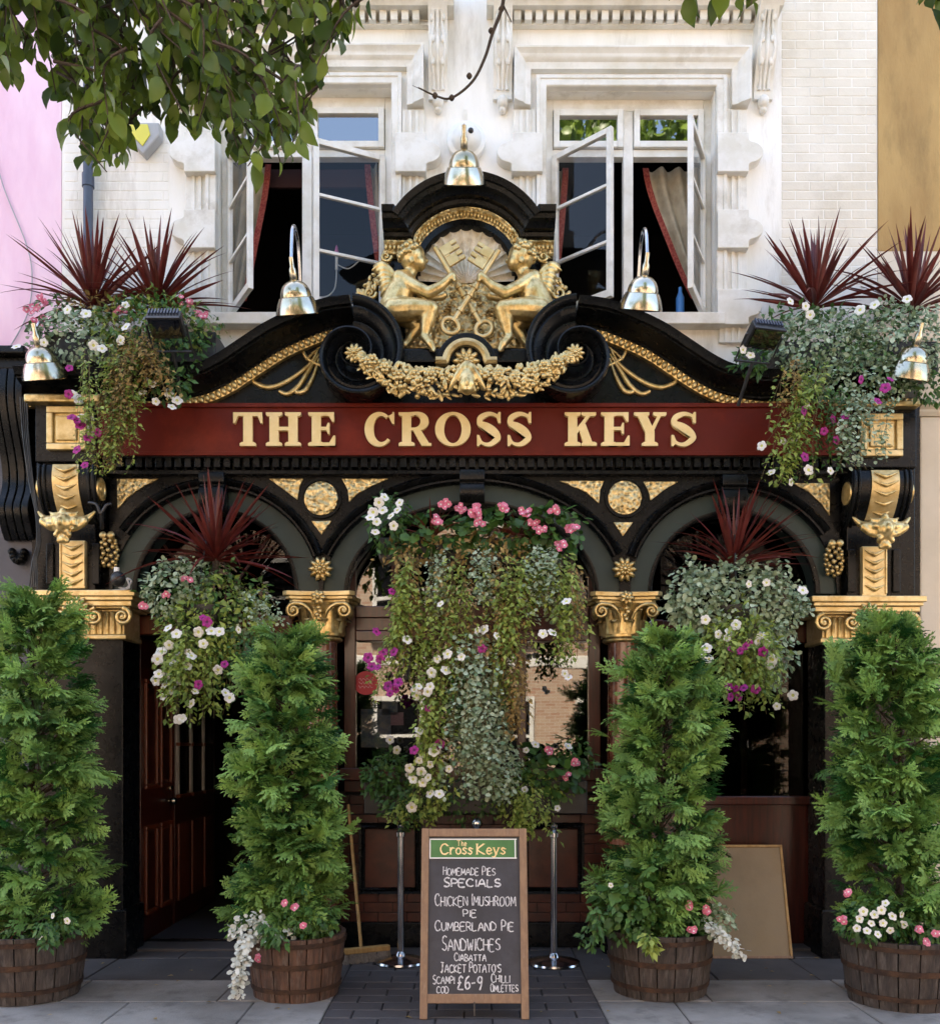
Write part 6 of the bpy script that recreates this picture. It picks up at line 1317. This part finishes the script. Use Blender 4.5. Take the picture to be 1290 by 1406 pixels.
def conifer(x, y, z0, prof, zt, label, seed, ntuft=150, yell=0.0):
    rg = np.random.default_rng(seed); t = thing('conifer', label, 'conifer', (x, y, z0), 'feathery green conifers in barrels')
    H_ = zt - z0
    MB().tube([(x, y, z0 - .08), (x + .01, y, z0 + H_ * .5), (x, y, zt - .15)], [.03, .02, .006], 8).build('trunk', BARK, t, 60)
    pos = []; dr = []; no = []; sz = []; rn = []; br = MB()
    zz = np.sort(rg.random(ntuft)) ** .95
    for i, u in enumerate(zz):
        a = i * 2.399 + rg.normal() * .3
        if math.sin(a) > .55 and rg.random() < .6: continue
        r = np.interp(u, [p[0] for p in prof], [p[1] for p in prof]); off = np.interp(u, [p[0] for p in prof], [p[2] for p in prof]); r = r * rg.uniform(.66, 1.2) * (1 + .16 * math.sin(2 * a + 6 * u + seed) + .12 * math.sin(11 * u + 1.7 * seed + a))
        out = np.array([math.cos(a), math.sin(a), 0]); root = np.array([x + off, y, z0 + H_ * u - .02]); tip = root + out * r * .68 + np.array([0, 0, .05 + .06 * rg.random()])
        br.tube([Vector(root - np.array([off * .6, 0, .12])), Vector(root + out * r * .35), Vector(tip)], [.006, .005, .002], 4, False)
        n = int(rg.integers(11, 21)); tr = rg.random(); lift = rg.normal() * .25
        for k in range(n):
            s_ = rg.uniform(.25, 1.0); b = a + rg.normal() * .55; o2 = np.array([math.cos(b), math.sin(b), 0]); p = root + (tip - root) * s_ + rg.normal(size=3) * .018
            d = o2 + np.array([0, 0, lift + rg.uniform(-.45, .8) + .6 * max(0, u - .82) * 5]); pos.append(p); dr.append(d); no.append(np.array([0, -.25, .8]) + o2 * .75 + rg.normal(size=3) * .5); sz.append(rg.uniform(.09, .165) * (.8 + .35 * min(1, r / .35))); rn.append(np.clip(.06 + .4 * tr + rg.normal() * .16 + .42 * s_ ** 2, 0, 1))  # colour number rises towards the branch tip, so outer fronds are lighter
    nb = 190; a = rg.uniform(0, 2 * PI, nb); u = rg.random(nb); r = np.interp(u, [p[0] for p in prof], [p[1] for p in prof]) * .45; off = np.interp(u, [p[0] for p in prof], [p[2] for p in prof])
    for i in range(nb):
        o2 = np.array([math.cos(a[i]), math.sin(a[i]), .4]); pos.append(np.array([x + off[i] + r[i] * o2[0], y + r[i] * o2[1], z0 + H_ * u[i]])); dr.append(o2); no.append(np.array([0, 0, 1.]) + rg.normal(size=3) * .5); sz.append(.17); rn.append(.0)  # inner fronds all take the darkest green
    for j in range(5):                                              # uneven leaders
        lx, ly, lz = (prof[-1][2], 0, 0) if j == 0 else (prof[-1][2] + rg.normal() * .13, rg.normal() * .1, -rg.uniform(.05, .22))
        for i in range(13): pos.append(np.array([x + lx + rg.normal() * .02, y + ly + rg.normal() * .02, zt + lz - .26 + .015 * i])); dr.append(np.array([rg.normal() * .45, rg.normal() * .45, 1.])); no.append(rg.normal(size=3) + np.array([0, -1., 0])); sz.append(rg.uniform(.1, .16)); rn.append(rg.uniform(.3, .9))
    pos, dr, no, sz, rn = (np.array(q_) for q_ in (pos, dr, no, sz, rn)); Vs = []; Fs = []; Rn = []; base = 0
    for k, (tv, tf) in enumerate(FTS):
        V = place(tv, pos[k::5], dr[k::5], no[k::5], sz[k::5]); n_ = V.shape[0]; Vs.append(V.reshape(-1, 3)); Fs.append((np.array(tf)[None] + (np.arange(n_) * len(tv))[:, None, None]).reshape(-1, 3) + base); Rn.append(np.repeat(rn[k::5], len(tv))); base += n_ * len(tv)
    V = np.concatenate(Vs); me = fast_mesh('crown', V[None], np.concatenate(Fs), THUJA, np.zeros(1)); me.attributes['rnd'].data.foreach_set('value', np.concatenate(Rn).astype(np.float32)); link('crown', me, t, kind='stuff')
    br.build('branches', BARK, t, 0, kind='stuff')
# each profile: share of height, radius, sideways offset
CON = [([(0, .36, .06), (.15, .44, .08), (.4, .46, .06), (.65, .45, .06), (.87, .38, .06), (1, .16, .08)], 832, 'tall conifer at the far left, reaching the left gold capital', 101),
       ([(0, .4, -.06), (.12, .44, -.07), (.35, .46, -.06), (.6, .43, -.05), (.8, .37, -.05), (.93, .3, -.06), (1, .14, -.07)], 884, 'conifer right of the open door, before the left marble column', 102),
       ([(0, .38, 0), (.15, .47, .0), (.4, .5, .02), (.6, .47, .05), (.8, .39, .05), (.93, .3, .04), (1, .14, .03)], 884, 'conifer before the right marble column, left of the tan board', 103),
       ([(0, .36, -.06), (.15, .44, -.06), (.4, .48, -.06), (.65, .47, -.06), (.87, .38, -.07), (1, .16, -.08)], 862, 'tall conifer at the far right, before the right gold capital', 104)]
for (bx0, by0, br0, bh0), (prof, pt, lb, sd) in zip(BPOS, CON):
    d = CAMD + by0; zt_ = EYE + (HY - pt) * d / F; conifer(bx0, by0 + .02, bh0 - .07, prof, zt_, lb, sd)
# low bedding plants round the conifers
def bedding(i, label):
    x, y, r, h = BPOS[i]; return thing('bedding_plants', label, 'plants', (x, y, h - .07), 'flowers at the foot of the conifers'), y - r * .55
t, yy = bedding(0, 'white flowers and green leaves at the rim of the far left barrel')
Mass().ell(72, 1270, 34, 24, yy, .1, 'mid', 260, .85).ell(20, 1280, 30, 14, yy, .1, 'mid', 120, .8).strand(60, 1262, 62, 1300, yy - .08, 18, 'mid', 80, .8).build(t); flowers(t, 'w', [(72, 1258), (92, 1265), (66, 1281), (58, 1290)], yy - .16, 5)
cordyline(30, 1270, yy, .2, 26, 'small bronze grass in the far left barrel', -25, 50)
t, yy = bedding(1, 'silver trailing leaves and small pink flowers in the reddish barrel')
Mass().ell(345, 1276, 30, 20, yy - .05, .08, 'silver', 220, .8).strand(338, 1280, 326, 1365, yy - .16, 9, 'silver', 260, .75, 26, .05).ell(420, 1262, 45, 26, yy, .12, 'mid', 320, .85).strand(360, 1265, 385, 1300, yy - .1, 16, 'mid', 70, .9).ell(375, 1285, 30, 12, yy - .06, .06, 'silver', 70, .9).build(t); heads(t, 'p', [(416, 1272), (404, 1246), (390, 1240), (354, 1316)], yy - .12, 3, 4)
t, yy = bedding(2, 'pink geraniums and variegated ivy spilling over the barrel before the tan board')
Mass().ell(880, 1240, 60, 46, yy, .14, 'ger', 150, .9).ell(865, 1250, 55, 45, yy, .14, 'mid', 420, .9).ell(950, 1262, 36, 30, yy, .12, 'mid', 260, .8).strand(965, 1262, 1022, 1312, yy - .06, 8, 'silver', 240, .65, 30, .05).ell(985, 1262, 22, 24, yy - .04, .06, 'ivy', 160).strand(885, 1280, 895, 1308, yy - .14, 14, 'lime', 70, .9).strand(825, 1240, 812, 1300, yy, 14, 'mid', 160, .8).build(t)
heads(t, 'p', [(946, 1244), (968, 1250), (951, 1277)], yy - .1, 5, 5); flowers(t, 'w', [(838, 1216)], yy - .14, 5)
t, yy = bedding(3, 'white and pink flowers along the rim of the far right barrel')
Mass().ell(1205, 1262, 55, 34, yy, .12, 'mid', 420, .85).ell(1270, 1270, 30, 24, yy, .1, 'mid', 160, .85).build(t)
flowers(t, 'w', [(1180, 1262), (1176, 1275), (1190, 1278), (1200, 1256), (1212, 1268), (1196, 1268), (1225, 1258), (1238, 1256), (1205, 1283), (1222, 1278), (1185, 1252), (1210, 1250), (1240, 1270), (1215, 1240)], yy - .15, 6)
heads(t, 'p', [(1162, 1226), (1262, 1276), (1272, 1292), (1156, 1264), (1286, 1282)], yy - .14, 5, 5)

# ------------------------------------------------------------------ street tree whose branches hang into the picture
tree = thing('street_tree', 'broad leaved street tree with branches hanging into the top left', 'tree', (-3.6, -4.9, 0))
trunk = MB().tube(smooth_path([Vector((-3.6, -4.9, -.01)), Vector((-3.57, -4.88, 1.2)), Vector((-3.52, -4.85, 2.8)), Vector((-3.45, -4.8, 4.2)), Vector((-3.3, -4.75, 6.2)), Vector((-3.35, -4.8, 8.2))], 5), [.22, .2, .19, .185, .18, .18, .175, .175, .17, .17, .165, .165, .16, .16, .155, .15, .14, .13, .12, .11, .1, .09, .08, .06, .05, .04], 14).build('trunk', BARK, tree, 60)
# outline of the hanging foliage: columns of (pixel x, lowest pixel y)
LOW = [(-40, 120), (0, 110), (40, 118), (80, 150), (105, 205), (150, 258), (172, 235), (185, 170), (215, 160), (260, 182), (300, 195), (330, 238), (380, 245), (412, 215), (430, 150), (445, 95), (470, 60), (492, 40)]
def low(px): return np.interp(px, [a for a, b in LOW], [b for a, b in LOW])
leafs = []; twigs = MB(); rt = np.random.default_rng(77)
def leafy_twig(a, b, n, size, droop=.8):
    a = Vector(a); b = Vector(b); mid = (a + b) / 2 + Vector((rt.normal() * .04, rt.normal() * .04, .05)); pts = smooth_path([a, mid, b], 5); twigs.tube(pts, [.006 - .0004 * i for i in range(len(pts))], 5, False)
    for k in range(n):
        u = .25 + .78 * k / n; i = min(int(u * (len(pts) - 1)), len(pts) - 1); p = pts[i]; ax = (b - a).normalized(); sd = Vector((rt.normal(), rt.normal(), rt.normal() * .4)).normalized()
        d = ax * .5 + sd * .7 + Vector((0, 0, -droop * rt.uniform(.5, 1.2))); leafs.append((np.array(p + d.normalized() * .012), np.array(d), np.array([rt.normal() * .6, -.55 + rt.normal() * .6, .7 + rt.normal() * .4]), size * rt.uniform(.55, 1.35)))
hub = Vector((-2.2, -4.3, 4.55))
limbs = [[(-3.45, -4.8, 4.2), (-2.9, -4.5, 4.55), (-2.2, -4.2, 4.6), (-1.5, -4.0, 4.5), (-.95, -3.9, 4.38)], [(-3.4, -4.8, 4.6), (-2.6, -4.2, 5.0), (-1.7, -3.8, 5.0), (-.7, -3.7, 4.9), (-.45, -3.7, 4.55)], [(-3.35, -4.8, 5.2), (-2.4, -4.6, 5.7), (-1.0, -4.4, 6.0), (.5, -4.3, 5.9), (1.2, -4.2, 5.2), (1.2, -4.1, 4.65)], [(-3.35, -4.8, 5.8), (-2.8, -5.6, 6.6), (-1.8, -6.6, 7.0)], [(-3.3, -4.8, 6.2), (-3.6, -3.6, 6.9), (-3.9, -2.6, 7.2)], [(-3.35, -4.8, 6.8), (-4.4, -5.4, 7.6), (-5.0, -6.0, 7.8)], [(-3.4, -4.8, 4.9), (-4.2, -4.2, 5.4), (-4.9, -3.6, 5.6)], [(1.0, -4.25, 5.55), (1.9, -4.1, 5.4), (2.15, -4.0, 4.9)]]
for L in limbs: p = smooth_path([Vector(q) for q in L], 6); MB().tube(p, [.07 * (1 - .85 * i / len(p)) for i in range(len(p))], 8).build('limb', BARK, tree, 60)
ntw = 0
for k in range(1500):
    px = rt.uniform(-60, 490); py = rt.uniform(-140, 255)
    if py > low(px) - 14: continue
    if px > 415 and rt.random() < .5: continue
    if ntw > 330: break
    y = rt.uniform(-4.6, -3.5); q = P(px, py, y); root = q + Vector((rt.normal() * .1 - .05, rt.normal() * .1, .2 + rt.random() * .1)); leafy_twig(root, q, 9, .07, .9); ntw += 1
for (px, py) in ((110, 215), (150, 240), (160, 228), (95, 190), (120, 190), (145, 205), (165, 215), (205, 165), (245, 170), (232, 180), (262, 182), (300, 185), (318, 205), (345, 232), (385, 235), (400, 228), (340, 240), (360, 215), (20, 105), (55, 110), (85, 135), (412, 175), (470, 40), (480, 20), (445, 85), (430, 110), (465, 55), (395, 190), (420, 200), (30, 85), (5, 95), (70, 120), (280, 160), (330, 160), (180, 160)):
    y = rt.uniform(-4.2, -3.7); q = P(px, py - 12, y); leafy_twig(q + Vector((rt.normal() * .1, rt.normal() * .05, .2)), q, 9, .072, .9)
for (px, py) in ((955, 5), (975, 14), (990, 12), (1010, 10), (1030, 22), (1022, 5), (945, 12), (1285, 12), (1295, 45), (1280, 30), (960, -20), (1000, -25), (1295, 5)):
    y = -4.0; q = P(px, py - 16, y); leafy_twig(q + Vector((rt.normal() * .06, 0, .16)), q, 6, .085, 1.1)
n_view = len(leafs)
# the rest of the crown above and beside the frame
for L in limbs[1:]:
    p = smooth_path([Vector(q) for q in L], 10)
    for i in range(8, len(p)):
        for k in range(7):
            q = p[i] + Vector((rt.normal() * .45, rt.normal() * .45, rt.normal() * .3)); 
            d = CAMD + q.y
            if d > .3:
                px_ = CX + q.x * F / d; py_ = HY - (q.z - EYE) * F / d
                if -80 < px_ < 1380 and py_ > -60: continue
            leafy_twig(p[i], q, 9, .1, .7)
pos, di, no, sz = (np.array([l[i] for l in leafs]) for i in range(4))
big = NR.permutation(n_view)[:300]; rest = np.setdiff1d(np.arange(len(leafs)), big)
one = fast_mesh('leaf', LV_BIG[0][None], LV_BIG[1], LEAFT, np.array([.35])); two = fast_mesh('leaf', LV_BIG[0][None] * np.array([1.1, 1, 1.6]), LV_BIG[1], LEAFT, np.array([.8])); three = fast_mesh('leaf', LV_BIG[0][None] * np.array([.9, 1, .5]), LV_BIG[1], LEAFT, np.array([.05]))
for i in big:
    yv = Vector(di[i]).normalized(); zv = (Vector(no[i]) - yv * Vector(no[i]).dot(yv)).normalized(); xv = yv.cross(zv); M = Matrix((xv, yv, zv)).transposed().to_4x4() @ Matrix.Scale(sz[i], 4); M.translation = Vector(pos[i])
    link('leaf', R.choice((one, two, three)), tree, M=M)
link('crown', fast_mesh('crown', place(LV_BIG[0], pos[rest], di[rest], no[rest], sz[rest]), LV_BIG[1], LEAFT), tree, kind='stuff')
twigs.build('twigs', BARK, tree, 0, kind='stuff')
# bare twigs
bt = MB().tube(smooth_path([P(697, -60, -4), P(690, 5, -4), P(676, 45, -4), P(665, 80, -4), P(648, 112, -4), (P(620, 134, -4)), P(600, 132, -4), P(574, 120, -4)], 6), [.008 - .00013 * i for i in range(43)], 6)
for (px, py) in ((688, 12), (674, 42), (644, 104), (620, 134), (597, 131)): bt.ball(P(px, py, -4), .011, 6, 5)
bt.tube([P(690, 5, -4), P(702, 30, -4)], [.004, .002], 5).tube([P(600, 132, -4), P(566, 117, -4.02)], [.003, .001], 4)
bt.build('bare_twig', BARK, tree, 60)
for a, b, c in (((330, 90), (390, 60), (470, 5)), ((300, 100), (370, 75), (420, 48)), ((150, 190), (185, 160), (215, 130)), ((345, 155), (385, 150), (415, 140))):
    MB().tube(smooth_path([P(*a, -4), P(*b, -3.95), P(*c, -4)], 6), [.006 - .0004 * i for i in range(13)], 6).build('bare_twig', BARK, tree, 60)

# second tree, on the far pavement (mirrored in the right upper window)
t2 = thing('street_tree', 'street tree across the road mirrored in the right upper window', 'tree', (3.3, -12.4, 0))
MB().tube(smooth_path([Vector((3.3, -12.4, -.01)), Vector((3.35, -12.3, 3)), Vector((3.2, -12.3, 7)), Vector((3.2, -12.2, 12))], 6), [.24 - .01 * i for i in range(19)], 12).build('trunk', BARK, t2, 60)
n_ = 5200; v = nrmz(NR.normal(size=(n_, 3))); rad = NR.uniform(.3, 1, n_) ** .5 * (1 + .22 * np.sin(v[:, 0] * 6) * np.cos(v[:, 2] * 5 + v[:, 1] * 4)); pp = np.array([3.3, -12.3, 12.0]) + v * rad[:, None] * np.array([2.9, 2.4, 5.0])
for k in range(6):
    a_ = k * 1.05; MB().tube(smooth_path([Vector((3.25, -12.3, 5 + .7 * k)), Vector((3.25 + 1.2 * math.cos(a_), -12.3 + 1.0 * math.sin(a_), 6.4 + .8 * k)), Vector((3.25 + 2.2 * math.cos(a_), -12.3 + 1.8 * math.sin(a_), 7.6 + .9 * k))], 5), [.08 - .006 * i for i in range(11)], 7).build('limb', BARK, t2, 60)
link('crown', fast_mesh('crown', place(LV_BIG[0], pp, NR.normal(size=(n_, 3)) + np.array([0, 0, -.4]), NR.normal(size=(n_, 3)) + np.array([0, 0, .8]), NR.uniform(.2, .34, n_)), LV_BIG[1], LEAFT), t2, kind='stuff')

# a thin cable on the pink wall, and leaves blown onto the paving
tag(MB().tube(smooth_path([P(-8, 210, .08), P(6, 260, .085), P(36, 335, .085), P(44, 380, .085), P(38, 430, .085), P(14, 476, .085)], 6), .005, 5).build('wall_cable', GREYP, None, 60), 'thin grey cable curving down the pink wall at the left edge', 'cable')
n_ = 46; fp = np.stack([NR.uniform(-3.2, 3.2, n_), NR.uniform(-1.95, -.25, n_), np.full(n_, .008)], -1)
fo = link('fallen_leaves', fast_mesh('fallen_leaves', place(LV_OVL[0], fp, NR.normal(size=(n_, 3)) * np.array([1, 1, .03]), np.array([0, 0, 1.]) + NR.normal(size=(n_, 3)) * .08, NR.uniform(.02, .05, n_)), LV_OVL[1], DRY), None)
tag(fo, 'small dry leaves scattered over the paving', 'leaves', kind='stuff')
